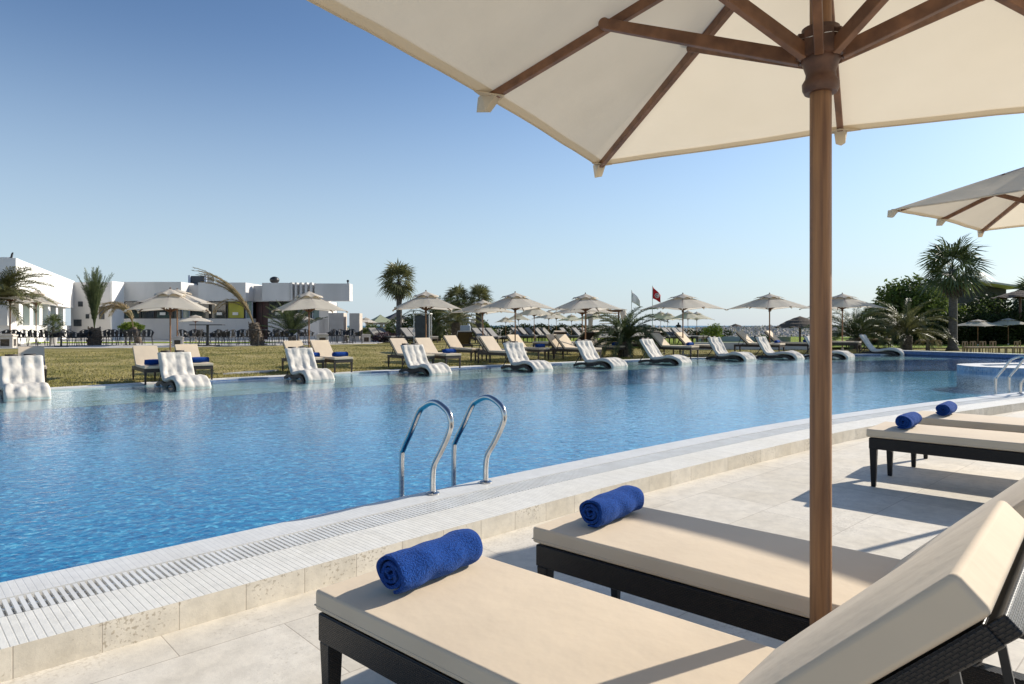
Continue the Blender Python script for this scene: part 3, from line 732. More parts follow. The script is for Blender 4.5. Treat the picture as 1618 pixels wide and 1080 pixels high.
# far cream loungers
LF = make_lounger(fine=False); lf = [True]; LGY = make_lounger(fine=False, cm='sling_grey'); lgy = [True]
TF = make_towel(.42, .075, 9); tf = [None]
def interp(x, pts):
    for (a, b), (c, d) in zip(pts, pts[1:]):
        if x <= c: return b + (d - b) * max(0, (x - a) / (c - a))
    return pts[-1][1]
G5 = 'small distant loungers on the beach side lawn'
def far_lounger(px, py, label, yaw=-41.8, z=None, towel=None, grp='cream loungers along the far edge of the pool', D=None, sc_=1.0, corner=True):
    z = .14 if z is None else z
    p = at(px, py, z) if D is None else atD(px, D, z)
    u = Vector((math.cos(R(yaw)), math.sin(R(yaw)), 0)); c = Vector((-u.y, u.x, 0))
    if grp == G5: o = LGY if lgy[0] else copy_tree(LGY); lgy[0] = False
    else: o = LF if lf[0] else copy_tree(LF); lf[0] = False
    z = gz(p.x, p.y) if D is None else z
    # (px,py) is the near foot leg; local +x runs foot -> head
    o.location = Vector((p.x, p.y, z)) + (c * .30 * sc_) ; o.rotation_euler = (0, 0, R(yaw)); o.scale = (sc_, sc_, sc_)
    tag(o, label, 'sun lounger', grp)
    if towel:
        if tf[0] is None: t = TF.build('rolled_towel', M['towel'], smooth=True); tf[0] = t
        else: t = tf[0].copy(); col.objects.link(t)
        q = o.location + u * .22; t.location = (q.x, q.y, z + .5 * sc_); t.rotation_euler = (0, 0, R(yaw + 90)); tag(t, towel, 'towel', 'rolled blue towels')
    return o
YF = 180 - 41.8 - 180
# for the far side the foot points right/toward the viewer, head up-left: yaw = 138
YF = 138
LGD = [
 (73, 607, 'cream lounger half hidden behind the leftmost white floating chair', 'rolled blue towel on the leftmost cream lounger across the pool'),
 (268, 605.5, 'cream lounger left of the first poolside parasol pole', 'blue towel beside the floating chair nearest the first parasol'),
 (336, 600, 'cream lounger right of the first poolside parasol pole', 'blue towel on the lounger right of the first parasol pole'),
 (512, 589, 'cream lounger directly behind the second floating chair from the left', 'blue towel left of the second parasol pole'),
 (557, 588, 'greyish cream lounger right of the second parasol pole', 'blue towel on the lounger right of the second parasol pole'),
 (686, 582, 'cream lounger mostly hidden behind the third floating chair', None),
 (728, 581, 'greyish cream lounger right of the third parasol pole with towel', 'blue towel on the lounger right of the third parasol pole'),
 (763, 569, 'sunlit cream lounger facing the pool between the third and fourth parasols', None),
 (822, 572, 'narrow cream lounger seen edge-on left of the fourth parasol', None),
 (832, 576, 'half sunlit cream lounger just left of the fourth floating chair', None),
 (868, 568, 'grey shaded lounger with towel right of the fourth floating chair', 'blue towel on the lounger right of the fourth floating chair'),
 (934, 568, 'cream lounger, left of three backs beside the twin parasol poles', None),
 (950, 569, 'cream lounger, middle of three backs beside the twin parasol poles', None),
 (987, 564, 'cream lounger left of the bushy palm base with towel', 'blue towel left of the bushy palm base'),
 (1104, 565, 'sunlit cream lounger left of the pole nearest the red flag', 'blue towel beside the pole nearest the red flag'),
 (1142, 563, 'shaded cream lounger right of the pole nearest the red flag', None),
 (1240, 560, 'sunlit cream lounger behind the last floating chair before the wooden pole', 'blue towel left of the lone parasol against the sea'),
 (1284, 558, 'grey lounger right of the lone parasol against the sea', 'blue towel just left of the near wooden pole'),
 (1360, 556, 'cream lounger just right of the near wooden pole across the pool', None),
 (1408, 551, 'cream lounger behind the rightmost floating chair', 'blue towel on the lounger behind the rightmost floating chair')]
for px, py, lb, tw in LGD: far_lounger(px, py, lb, yaw=180 - interp(px, [(0, 54), (600, 50), (1100, 44), (1450, 36)]), towel=tw, sc_=interp(px, [(0, .78), (300, .80), (700, .88), (1100, .97), (1450, 1.08)]))
# loungers turned away (dark undersides of their backs show)
G4 = 'loungers turned away beyond the first row'
for px, D, lb, yw in [(712, 30.5, 'lounger turned away showing its black back, left of the sunlit cream one', -75),
                  (842, 30.5, 'lounger turned away, black back left of the blue towel beside the fourth parasol', -62),
                  (872, 28.5, 'large black back of a lounger turned away, left of the twin poles', -50),
                  (884, 30.5, 'black back of a lounger turned away just behind the large one', -50),
                  (978, 29.5, 'black back of a lounger turned away at the bushy palm base', -48)]:
    far_lounger(px, 0, lb, yaw=yw + 0, D=D, z=.18, grp=G4)
k = 0
names = ['leftmost', 'second', 'third', 'fourth', 'fifth', 'sixth', 'seventh']
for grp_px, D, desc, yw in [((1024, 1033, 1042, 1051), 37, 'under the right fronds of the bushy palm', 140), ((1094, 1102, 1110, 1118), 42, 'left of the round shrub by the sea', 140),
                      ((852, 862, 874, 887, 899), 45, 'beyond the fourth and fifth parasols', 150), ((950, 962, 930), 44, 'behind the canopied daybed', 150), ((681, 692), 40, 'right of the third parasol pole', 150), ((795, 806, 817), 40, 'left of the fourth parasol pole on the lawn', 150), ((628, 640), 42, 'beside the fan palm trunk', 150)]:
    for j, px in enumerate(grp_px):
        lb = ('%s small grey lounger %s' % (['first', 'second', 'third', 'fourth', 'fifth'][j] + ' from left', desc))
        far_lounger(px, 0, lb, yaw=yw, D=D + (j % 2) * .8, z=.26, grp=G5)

# ------------------------------------------------------------------ floating chaise in the shallow water
def make_floater(sd_=0):
    rv = random.Random(sd_); tl = rv.uniform(-.05, .06)
    root = empty('pool_chaise')
    ctr = [(-.02, -.06), (.10, .10), (.28, .18), (.55, .20), (.85, .14), (1.08, .12), (1.22, .16), (1.35, .32), (1.49 + tl * .4, .54), (1.62 + tl * .8, .76), (1.67 + tl, .84)]
    P = catmull([Vector(p) for p in ctr], 7); n = len(P); W = .86; nt_ = 30
    buttons = [(s_, t) for s_ in (.12, .34, .55, .70, .85) for t in (.22, .5, .78)]
    top = []; bot = []
    for i, p in enumerate(P):
        t = (P[min(i + 1, n - 1)] - P[max(i - 1, 0)]).normalized(); nr = Vector((-t.y, t.x)); s_ = i / (n - 1)
        endf = min(1, min(s_, 1 - s_) / .05); r1 = []; r2 = []
        for j in range(nt_ + 1):
            v = j / nt_; ef = min(1, min(v, 1 - v) / .10); ef = math.sqrt(max(0, 1 - (1 - ef) ** 2)); e2 = math.sqrt(max(0, 1 - (1 - endf) ** 2))
            d = min(math.hypot((s_ - a) * 2.1, (v - b) * W) for a, b in buttons)
            puff = .036 * min(1, d / .15) ** .9
            cr = min(abs(v - b) for b in (.22, .5, .78)); puff -= .010 * math.exp(-(cr / .03) ** 2)
            cr2 = min(abs(s_ - a) for a in (.12, .34, .55, .70, .85)); puff -= .009 * math.exp(-(cr2 / .010) ** 2)
            ang_ = math.atan2((v - .5), s_ * 3 % .5 - .25); wr = .034 * noise.noise(Vector((s_ * 9, v * 4, 2 + sd_ * 3.1))) +   .008 * noise.noise(Vector((s_ * 30, v * 13, 5 + sd_))) + .008 * noise.noise(Vector((s_ * 70, v * 30, 9)))
            h = (.05 + puff + wr) * (.25 + .75 * ef * e2)
            q = p + nr * h; r1.append(Vector((q.x, (v - .5) * W, q.y)))
            q = p - nr * .035 * ef; r2.append(Vector((q.x, (v - .5) * W * .98, q.y)))
        top.append(r1); bot.append(r2)
    mb = MB(); mb.grid([a + b[::-1] for a, b in zip(top, bot)], closed=True)
    m = 2 * (nt_ + 1)
    mb.f.append(tuple(range(m))); mb.f.append(tuple((n - 1) * m + q for q in range(m))[::-1])
    mb.build('tufted_cushion', M['cushion_white'], root, smooth=True)
    # woven wave-shaped base
    up = [(.05, -.08), (.30, .10), (.55, .14), (.85, .09), (1.1, .07), (1.25, .10), (1.5, .09), (1.75, .02)]
    lo = [(1.75, -.06), (1.5, .0), (1.28, .02), (1.1, -.03), (.85, -.01), (.55, .05), (.32, .0), (.12, -.14)]
    U_ = catmull([Vector(p) for p in up], 5); Lo = catmull([Vector(p) for p in lo], 5); loop = U_ + Lo
    mb = MB(); k = len(loop)
    for y0, y1 in ((-.43, -.37), (.37, .43)):
        vs = [(p.x, y0, p.y) for p in loop] + [(p.x, y1, p.y) for p in loop]
        fs = [(i, (i + 1) % k, k + (i + 1) % k, k + i) for i in range(k)]
        h_ = len(U_)
        for i in range(h_ - 1):
            a, b, c, d = i, i + 1, k - 2 - i, k - 1 - i
            fs.append((a, b, c, d)); fs.append((k + d, k + c, k + b, k + a))
        mb.add(vs, fs)
    rows = [[(p.x, -.37, p.y - .01), (p.x, .37, p.y - .01)] for p in U_]; mb.grid(rows)
    mb.build('woven_base', M['dark_rattan_far'], root)
    mb = MB()
    for y in (-.37, .37): mb.tube([(1.2, y, .08), (1.42, y, .38), (1.71, y, .84)], .022, 8)
    mb.tube([(1.71, -.37, .84), (1.71, .37, .84)], .02, 8); mb.tube([(1.75, -.36, .0), (1.42, -.36, .42)], .016, 8); mb.tube([(1.75, .36, .0), (1.42, .36, .42)], .016, 8)
    mb.build('back_frame', M['dark_metal'], root, smooth=True)
    for y in (-.17, .19):
        mb = MB(); mb.tube([(1.73, y - .12, .88), (1.73, y + .12, .88)], .028, 10); mb.build('headrest_roll', M['dark_rattan_far'], root, smooth=True)
    return root
flab = ['leftmost white tufted chaise in the pool, cut by the left edge', 'white tufted pool chaise in front of the first parasol', 'white tufted pool chaise in front of the second parasol',
        'white tufted pool chaise below the tall fan palm', 'white tufted pool chaise in front of the ruffled parasol', 'white tufted pool chaise in front of the twin parasol poles',
        'white tufted pool chaise just right of the bushy palm', 'white tufted pool chaise between bushy palm and lone parasol, upright back', 'white tufted pool chaise beneath the lone parasol against the sea',
        'white tufted pool chaise partly hidden by the near wooden pole', 'rightmost white tufted pool chaise, beside the blue end wall']
FS = [(81, 631, 1.0), (334, 614, 1.0), (529, 602, 1.0), (714, 591, 1.0), (874, 585, 1.0), (991, 580, 1.0), (1092, 574.5, .98), (1194, 569, .95), (1270, 567, .95), (1349, 566, .95), (1430, 560.5, .95)]
for i, (px, py, s_) in enumerate(FS):
    o = make_floater(i)
    s_ = interp(px, [(0, .80), (400, .80), (900, .88), (1450, 1.0)]); D1 = at(px, py, WZ).y
    yaw = [0, 3, -2, 2, -3, 1, 4, -2, 2, -1, 0][i] + 180 - interp(px, [(0, 50), (700, 50), (1250, 46), (1450, 38)])
    u = Vector((math.cos(R(yaw)), math.sin(R(yaw)), 0)); c = Vector((-u.y, u.x, 0))
    far_corner = D1 - c.y * .86 * s_; Dc = D1 - c.y * .43 * s_
    o.location = (X_(px, far_corner) + c.x * .43 * s_, Dc, WZ + .01); o.rotation_euler = (0, 0, R(yaw)); o.scale = (s_,) * 3
    tag(o, flab[i], 'pool chaise', 'white tufted chaises standing in the shallow water')

# ------------------------------------------------------------------ ladders
def make_ladder():
    root = empty('pool_ladder')
    prof = [(0, .0), (0, .12), (-.02, .22), (-.10, .33), (-.175, .44), (-.222, .54), (-.20, .62), (-.133, .665), (-.05, .69), (.023, .685), (.10, .655), (.17, .605), (.28, .44), (.385, .29), (.41, .2), (.415, -.3), (.415, -1.0)]
    P = catmull([Vector(p) for p in prof], 6)
    for x in (-.265, .265):
        mb = MB(); mb.tube([(x, p.x, p.y) for p in P], .0225, 18); r = mb.build('handrail', M['steel'], root, smooth=True)
        mb = MB(); mb.lathe([(.052, 0), (.052, .008), (.04, .016), (.026, .018), (.024, .022)], (x, 0, 0), 24); mb.build('flange', M['steel'], r, hard=True)
    for z in (-.35, -.65, -.95):
        mb = MB(); mb.box((0, .415, z), (.5, .08, .03)); mb.build('step', M['steel'], root, bevel=.006)
    return root
LD = make_ladder()
fa = at(683, 780, CZ); fb_ = at(768, 762, CZ); mid = (fa + fb_) / 2; ang = math.atan2(fb_.y - fa.y, fb_.x - fa.x)
LD.location = (mid.x, mid.y, CZ + .001); LD.rotation_euler = (0, 0, ang); tag(LD, 'curved stainless steel pool ladder in the centre of the near pool edge', 'pool ladder', 'steel pool ladders')
L2 = copy_tree(LD); q = offs(near, .70); tgt = min(q, key=lambda p: (p.x - 9.75) ** 2 + (p.y - 12.55) ** 2 if True else 0)
i_ = q.index(tgt); td = (q[i_ + 1] - q[i_ - 1]).normalized(); L2.location = (tgt.x, tgt.y, CZ + .001); L2.rotation_euler = (0, 0, math.atan2(td.y, td.x)); tag(L2, 'stainless steel pool ladder at the right edge beyond the loungers', 'pool ladder', 'steel pool ladders')

# ------------------------------------------------------------------ raised whirlpool rim in the pool, right
rim = empty('raised_pool_rim'); tag(rim, kind='structure')
pts = catmull([Vector(p) for p in [(22.6, 16.9), (17.0, 16.9), (14.1, 17.45), (12.95, 18.3), (12.75, 19.1), (13.4, 20.0), (16.2, 20.6), (22.6, 21.4)]], 8)[::-1]
inn = []
for i, p in enumerate(pts):
    t = (pts[min(i + 1, len(pts) - 1)] - pts[max(i - 1, 0)]).normalized(); inn.append(p + Vector((-t.y, t.x)) * .55)
mid0 = Vector((17, 19.3))
if (inn[20] - mid0).length > (pts[20] - mid0).length: inn = [p * 2 - q_ for p, q_ in zip(pts, inn)]
mb = MB(); uv = []; strip(pts, pts, -1.1, .27, mb, uv, 0, 1.37); strip(inn, inn, .0, .27, mb, uv, 0, .3); mb.build('mosaic_side', M['mosaic_light'], rim, uvf=uv)
mb = MB(); uv = []; strip(pts, inn, .275, .275, mb, uv, 0, .55); strip(pts, pts, .262, .275, mb, uv, 0, .02); mb.build('rim_top', M['coping_cap'], rim, uvf=uv)
mb = MB(); pl = [(p.x, p.y, .235) for p in inn]; mb.add(pl, [tuple(range(len(pl)))]); mb.build('tub_fill', M['coping_cap'], rim)

# ------------------------------------------------------------------ palms
def frond(mb, base, az, el0, Lf, droop, nl=26, ll=.45, w=.02, mbr=None, vee=.25, fwd=.65, side_bias=0):
    base = Vector(base); p = base.copy(); seg = 14; pts = [p.copy()]; el = el0; hd = Vector((math.cos(az), math.sin(az), 0))
    for i in range(seg):
        el = el0 - droop * ((i + 1) / seg) ** 1.4; p = p + (hd * math.cos(el) + Vector((0, 0, 1)) * math.sin(el)) * (Lf / seg); pts.append(p.copy())
    (mbr or mb).tube(pts, .022 * Lf / 2.4, 4, r1=.004)
    sd = hd.cross(Vector((0, 0, 1)))
    for i in range(nl):
        u = .16 + .84 * (i + .5) / nl; x = u * seg; k = min(int(x), seg - 1); q = pts[k].lerp(pts[k + 1], x - k); T = (pts[k + 1] - pts[k]).normalized(); Nn = sd.cross(T)
        Ln = ll * (.35 + .65 * math.sin(pi * min(1, u * .95 + .05)) ** .6) * rng.uniform(.85, 1.1)
        for s_ in (-1, 1):
            ph_ = rng.uniform(-.25, .75); d = (T * fwd + (sd * s_ * math.cos(ph_) + Nn * math.sin(ph_)) * max(.5, 1 - fwd * .35) + Nn * vee * .4 + Vector((rng.gauss(0, .06), rng.gauss(0, .06), -.12 + rng.gauss(0, .06)))).normalized()
            tip = q + d * Ln; md = q + d * Ln * .5 + Vector((0, 0, .02)); tip.z -= Ln * .12
            wv = T * w
            mb.add([q - wv * .5, md - wv, tip, md + wv, q + wv * .5], [(0, 1, 2, 3, 4)])
def fan(mb, base, az, el0, Lp, Rf, mbr=None, nseg=20, droop=.42):
    base = Vector(base); hd = Vector((math.cos(az), math.sin(az), 0)); pts = [base.copy()]; p = base.copy()
    for i in range(5):
        el = el0 - .35 * (i / 5) ** 1.3; p = p + (hd * math.cos(el) + Vector((0, 0, 1)) * math.sin(el)) * (Lp / 5); pts.append(p.copy())
    (mbr or mb).tube(pts, .022, 4, r1=.01)
    T = (pts[-1] - pts[-2]).normalized(); sd0 = hd.cross(Vector((0, 0, 1))); N0 = sd0.cross(T); ro = rng.uniform(-.8, .8); sd = sd0 * math.cos(ro) + N0 * math.sin(ro); Nn = sd.cross(T)
    for k in range(nseg):
        a = -1.9 + 3.8 * (k + .5) / nseg; d = (T * math.cos(a) + sd * math.sin(a)).normalized(); Ln = Rf * (1 - .10 * abs(a)) * rng.uniform(.85, 1.08)
        m1 = p + d * Ln * .55 + Nn * .07 * math.cos(a * 3); side = (T * -math.sin(a) + sd * math.cos(a)) * Ln * .55 * (1.45 / nseg)
        tip = p + d * Ln + Vector((0, 0, -droop * Ln * rng.uniform(.3, .8)))
        mb.add([p, m1 - side, tip, m1 + side], [(0, 1, 2, 3)])
def trunk(mb, pts, r0, r1, n=12, rings=.10):
    pts = catmull([Vector(p) for p in pts], 8); m = len(pts)
    P = []; 
    mb.tube(pts, lambda u: (r0 + (r1 - r0) * u) * (1 + (.07 if int(u * m * 2) % 2 else 0)) * (1 + .5 * max(0, .06 - u) / .06), n)
def fan_palm(px, D, z0, py_crown, r_crown, label, grp, n=34, tr=.17, seed=1, green='palm_green', skirt=True, ybase=None, Rf=None):
    global rng
    rng = random.Random(seed); root = empty('fan_palm', atD(px, D, z0)); hz = zat(py_crown, D) - z0
    mb = MB(); trunk(mb, [(0, 0, 0), (.03, 0, hz * .5), (0, 0, hz)], tr * 1.25, tr * .85, 12); mb.build('trunk', M['bark_grey'], root, smooth=True)
    mb = MB(); Rf = Rf or r_crown * .68; Lp = r_crown * .36
    for i in range(n):
        u = i / n; el = R(84 - 122 * u ** 1.05 + rng.uniform(-8, 8)); fan(mb, (0, 0, hz - .1 + .25 * (1 - u)), i * 2.399 + rng.uniform(-.2, .2), el, Lp * rng.uniform(.75, 1.1), Rf * rng.uniform(.9, 1.15))
    mb.build('crown', M[green], root)
    if skirt:
        mb = MB()
        for i in range(14):
            fan(mb, (0, 0, hz - .25 - .3 * rng.random()), i * 2.399, R(-62 + rng.uniform(-12, 10)), Lp * .45, Rf * .55, nseg=9, droop=.3)
        mb.build('dead_fronds', M['palm_dry'] if skirt == 'dry' else M['bark'], root)
    return tag(root, label, 'palm tree', grp)
PG = 'palm trees around the pool'
fan_palm(630, 44, .3, 437+8, 1.55, 'tall fan palm standing alone left of centre above the parasols', PG, n=30, tr=.17, seed=4, green='palm_olive')
fan_palm(723, 50, .3, 474, 1.35, 'short fan palm, left one of the two behind the parasols', PG, n=30, tr=.22, seed=5, green='palm_olive', skirt=False)
fan_palm(757, 50, .3, 473, 1.35, 'short fan palm, right one of the two behind the parasols', PG, n=34, tr=.26, seed=6, green='palm_olive')
fan_palm(1505, 33.5, .14, 425, 1.95, 'tall dark fan palm in front of the hedge on the right', PG, n=26, tr=.17, seed=7, green='palm_green')
fan_palm(1632, 44, .14, 470, 1.6, 'fan palm at the right edge, only frond tips showing', PG, n=30, tr=.22, seed=9, green='palm_green')
fan_palm(84, 37, TZ, 517, .85, 'small potted fan palm on the terrace before the bright wall', PG, n=20, tr=.08, seed=10, skirt=False, Rf=.5)
def phoenix(px, D, z0, th, label, spec, ll=.5, mt='palm_green', tr=(.25, .25), lean=(0, 0), grp=PG, seed=1, nl=60, w=.016, vee=.25, boots=False, fwd=1.0):
    """spec: list of (azimuth, elevation, length, droop) in degrees"""
    global rng
    rng = random.Random(seed); root = empty('date_palm', atD(px, D, z0))
    mb = MB(); trunk(mb, [(0, 0, -.05), (lean[0] * .4, 0, th * .5), (lean[0], lean[1], th)], tr[0], tr[1], 14)
    if boots:
        for i in range(60):
            a = i * 2.4; z = th * (.1 + .88 * i / 60); r_ = tr[0] + (tr[1] - tr[0]) * i / 60; c = Vector((lean[0] * z / th + math.cos(a) * r_, math.sin(a) * r_, z))
            mb.bar(c, c + Vector((math.cos(a) * .05, math.sin(a) * .05, .12)), .09, .03, up=(math.cos(a), math.sin(a), 0))
    mb.build('trunk', M['bark'], root, smooth=not boots)
    mb = MB()
    for az, el, Lf, dr in spec: frond(mb, (lean[0], lean[1], th), R(az), R(el), Lf, R(dr), nl=nl, ll=ll, w=w, vee=vee, fwd=fwd)
    mb.build('crown', M[mt], root)
    return tag(root, label, 'palm tree', grp)
def bushy(n, L_, r, e0=82, e1=5, dr=75):
    return [(i * 137.5 + r.uniform(-10, 10), e0 + (e1 - e0) * (i / n) ** .9 + r.uniform(-6, 6), L_ * r.uniform(.85, 1.1), dr * r.uniform(.75, 1.2)) for i in range(n)]
rr_ = random.Random(11)
phoenix(986, 27.5, .2, .5, 'bushy low date palm with arching fronds beside the poolside parasols', bushy(52, 1.95, rr_, 84, 10, 88), ll=.34, mt='palm_green', tr=(.26, .24), seed=2, boots=True)
phoenix(1352, 36, .15, .6, 'wide low date palm behind the near wooden pole', bushy(52, 2.8, rr_, 84, 12, 88), ll=.42, mt='palm_green', tr=(.3, .28), seed=3)
phoenix(1432, 34.5, .15, .75, 'low date palm before the dark trees at the pool end', bushy(44, 2.4, rr_, 84, 12, 85), ll=.40, mt='palm_olive', tr=(.28, .26), seed=4)
phoenix(1466, 32.8, .15, .35, 'small dried drooping palm frond clump by the blue end wall', [(a, 55, .8, 150) for a in range(0, 360, 40)], ll=.25, mt='palm_dry', tr=(.1, .08), seed=5, nl=14)
# tied-up palm, brown bent palm, leaning palm, left drooping palm, dark shrub palm
tied = [(i * 137.5, 90 - 7 * (i / 44), 3.1 * rr_.uniform(.7, 1.05), 9 + 16 * (i / 44)) for i in range(44)]
phoenix(149, 35.5, TZ, .9, 'upright palm with its fronds bundled, before the white building', tied, ll=.24, mt='palm_green', tr=(.34, .24), seed=6, vee=.1, boots=True)
bent = [(175 + rr_.uniform(-25, 25), 92 - rr_.uniform(0, 8), 3.1 * rr_.uniform(.8, 1.08), 150 + rr_.uniform(-25, 25)) for i in range(13)]
phoenix(220, 39, TZ, .9, 'withered brown palm bending left in front of the windows', bent, ll=.32, mt='palm_dry', tr=(.2, .15), lean=(-.35, 0), seed=7, vee=.05)
lean_ = [(180 + rr_.uniform(-8, 8), 74 - rr_.uniform(0, 9), 4.3 * rr_.uniform(.8, 1.05), 50 + rr_.uniform(-10, 24)) for i in range(11)] + [(175, 80, 3.2, 150), (185, 78, 2.7, 140)]
phoenix(407, 35.5, TZ, 1.15, 'windswept palm leaning far left above the terrace chairs', lean_, ll=.30, mt='palm_dry', tr=(.36, .2), lean=(-.22, 0), seed=8, vee=.0, boots=True)
lf_ = [(0 + rr_.uniform(-30, 30), 50 + rr_.uniform(-15, 22), 2.9 * rr_.uniform(.8, 1.1), 62 + rr_.uniform(-15, 30)) for i in range(16)] + bushy(16, 2.6, rr_, 80, 10, 80)
phoenix(-14, 32.6, TZ, 1.9, 'palm at the left edge reaching fronds over the bright wall', lf_, ll=.45, mt='palm_olive', tr=(.3, .22), seed=9, w=.024, fwd=.8)
phoenix(462, 40.5, TZ, .45, 'spiky dark shrub palm before the striped wall section', bushy(34, 2.2, rr_, 86, 30, 30), ll=.34, mt='palm_green', tr=(.25, .2), seed=10)
phoenix(690, 46, .3, 1.3, 'dense dark date palm behind the third parasol', bushy(46, 2.6, rr_, 84, 5, 80), ll=.5, mt='palm_green', tr=(.3, .28), seed=12)
phoenix(722, 44, .3, 1.3, 'thick-trunked palm right of the dense dark date palm', bushy(30, 2.0, rr_, 80, 5, 85), ll=.4, mt='palm_olive', tr=(.36, .33), seed=13)

# ------------------------------------------------------------------ leafy shrubs and trees
def leafy(name, px, D, z0, lumps, m, label, cat, grp, n=2600, leaf=.10, seed=1, stem=True):
    r = random.Random(seed); root = empty(name, atD(px, D, z0)); mb = MB()
    tot = sum(l[3] * l[4] * l[5] for l in lumps)
    for (cx_, cy_, cz_, rx, ry, rz) in lumps:
        k = int(n * rx * ry * rz / tot)
        for i in range(k):
            a = r.uniform(0, 2 * pi); cz = r.uniform(-1, 1); s_ = math.sqrt(1 - cz * cz); rad = r.uniform(.35, 1) ** .45
            d = Vector((math.cos(a) * s_, math.sin(a) * s_, cz))
            nn = 1 + .35 * noise.noise(Vector((d.x * 2.3 + cx_, d.y * 2.3, d.z * 2.3 + seed)))
            c = Vector((cx_ + d.x * rx * rad * nn, cy_ + d.y * ry * rad * nn, max(.03, cz_ + d.z * rz * rad * nn)))
            L_ = leaf * r.uniform(.6, 1.4); u = Vector((r.gauss(0, 1), r.gauss(0, 1), r.gauss(0, .7))).normalized(); v = u.cross(Vector((r.gauss(0, 1), r.gauss(0, 1), r.gauss(0, 1)))).normalized()
            mb.add([c - u * L_, c + v * L_ * .42, c + u * L_, c - v * L_ * .42], [(0, 1, 2, 3)])
    mb.build('foliage', m, root)
    if stem:
        mb = MB()
        for (cx_, cy_, cz_, rx, ry, rz) in lumps[:4]:
            mb.tube([(cx_ * .3, cy_ * .3, 0), (cx_ * .6, cy_ * .6, cz_ * .5), (cx_, cy_, cz_)], .09 if cz_ > 1.5 else .03, 6, r1=.02)
        mb.build('trunk', M['bark_grey'], root)
    return tag(root, label, cat, grp)
HG = 'trees and hedge at the right end of the pool'
def lump_tree(w, h, r, n=7):
    return [(r.uniform(-w, w) * .7, r.uniform(-.8, .8), h * r.uniform(.35, .8), w * r.uniform(.35, .6), w * r.uniform(.35, .5), h * r.uniform(.2, .35)) for _ in range(n)] + [(0, 0, h * .3, w, w * .6, h * .33)]
r5 = random.Random(21)
leafy('tree', 1440, 44, .15, lump_tree(2.3, 4.0, r5, 10) + [(0, 0, 3.3, 1.5, 1.2, 1.2)], M['leaf_mid'], 'dense green tree left of the tall dark fan palm', 'tree', HG, n=8000, leaf=.13, seed=31)
leafy('tree', 1478, 47, .15, lump_tree(2.2, 2.9, r5, 9), M['leaf_bright'], 'brighter yellow-green tree beneath the dark gable behind the fan palm', 'tree', HG, n=6000, leaf=.12, seed=32)
leafy('tree', 1545, 47, .15, lump_tree(3.0, 3.1, r5, 11), M['leaf_mid'], 'broad green tree right of the tall fan palm, under the pale roof', 'tree', HG, n=9000, leaf=.13, seed=33)
leafy('tree', 1600, 45, .15, lump_tree(2.6, 3.0, r5, 9), M['leaf_dark'], 'dark tree at the right edge behind the low parasols', 'tree', HG, n=7000, leaf=.13, seed=34)
leafy('tree', 1400, 46, .15, lump_tree(2.2, 2.6, r5, 8), M['leaf_dark'], 'low dark tree behind the wide low date palm', 'tree', HG, n=5000, leaf=.13, seed=35)
leafy('hedge', 1500, 42, .15, [(x, r5.uniform(-.3, .3), 1.0, .9, .7, 1.1) for x in [-5 + .8 * i for i in range(17)]], M['leaf_dark'], 'long dark hedge behind the low parasols and tiny tables', 'hedge', HG, n=16000, leaf=.10, seed=36)
leafy('shrub', 1124, 46, .25, [(0, 0, .55, .75, .6, .6), (.3, 0, .9, .45, .4, .4)], M['leaf_bright'], 'round green shrub by the sea right of the small loungers', 'shrub', 'shrubs in the grounds', n=1600, leaf=.07, seed=37)
leafy('hedge', 800, 60, .3, [(x, 0, .55, .9, .6, .65) for x in [-5 + 1.1 * i for i in range(10)]], M['leaf_dark'], 'low dark hedge behind the bright lawn strip right of the short palms', 'hedge', 'shrubs in the grounds', n=5000, leaf=.10, seed=38)
leafy('shrub', 760, 52, .3, [(0, 0, .8, .8, .6, .8), (.6, 0, .5, .6, .5, .5)], M['leaf_mid'], 'green shrub at the foot of the right short fan palm', 'shrub', 'shrubs in the grounds', n=1800, leaf=.09, seed=39)
leafy('shrub', 655, 46, .3, [(-1.2, 0, .8, .8, .6, .8), (0, 0, .9, .9, .7, 1.0), (1.3, 0, .7, .9, .6, .8)], M['leaf_mid'], 'tangled green shrubs between the tall fan palm and the third parasol', 'shrub', 'shrubs in the grounds', n=4200, leaf=.08, seed=40)
leafy('shrub', 590, 46, .3, [(-1.0, 0, .4, .8, .6, .5), (0, 0, .6, .7, .6, .6), (.9, 0, .4, .6, .6, .5)], M['leaf_mid'], 'green shrubs in front of the pale green tent', 'shrub', 'shrubs in the grounds', n=3200, leaf=.07, seed=41)
leafy('flowering_bush', 608, 42, .3, [(0, 0, .35, .8, .5, .35)], M['leaf_purple'], 'low purple flowering bush left of the tall fan palm trunk', 'bush', 'shrubs in the grounds', n=1500, leaf=.05, seed=42, stem=False)
leafy('shrub', 208, 41, TZ, [(0, 0, .9, .75, .5, .35)], M['leaf_bright'], 'light green shrub under the withered brown palm', 'shrub', 'shrubs in the grounds', n=1500, leaf=.07, seed=43)
leafy('shrub', 880, 64, .3, [(x, 0, .6, .8, .6, .7) for x in (-3, -1.5, .4, 2)], M['leaf_dark'], 'scrubby dark bushes beyond the small loungers at centre', 'shrub', 'shrubs in the grounds', n=2500, leaf=.1, seed=44)
leafy('hedge', 985, 62, .3, [(x, 0, .35, 1.2, .6, .42) for x in [-9 + 1.5 * i for i in range(13)]], M['leaf_dark'], 'low scrub line behind the bushy palm and far loungers', 'hedge', 'shrubs in the grounds', n=5000, leaf=.1, seed=45)
leafy('shrub', 1205, 45, .15, [(0, 0, .3, .5, .4, .35)], M['leaf_mid'], 'little dry bush below the lone parasol against the sea', 'shrub', 'shrubs in the grounds', n=500, leaf=.06, seed=46, stem=False)
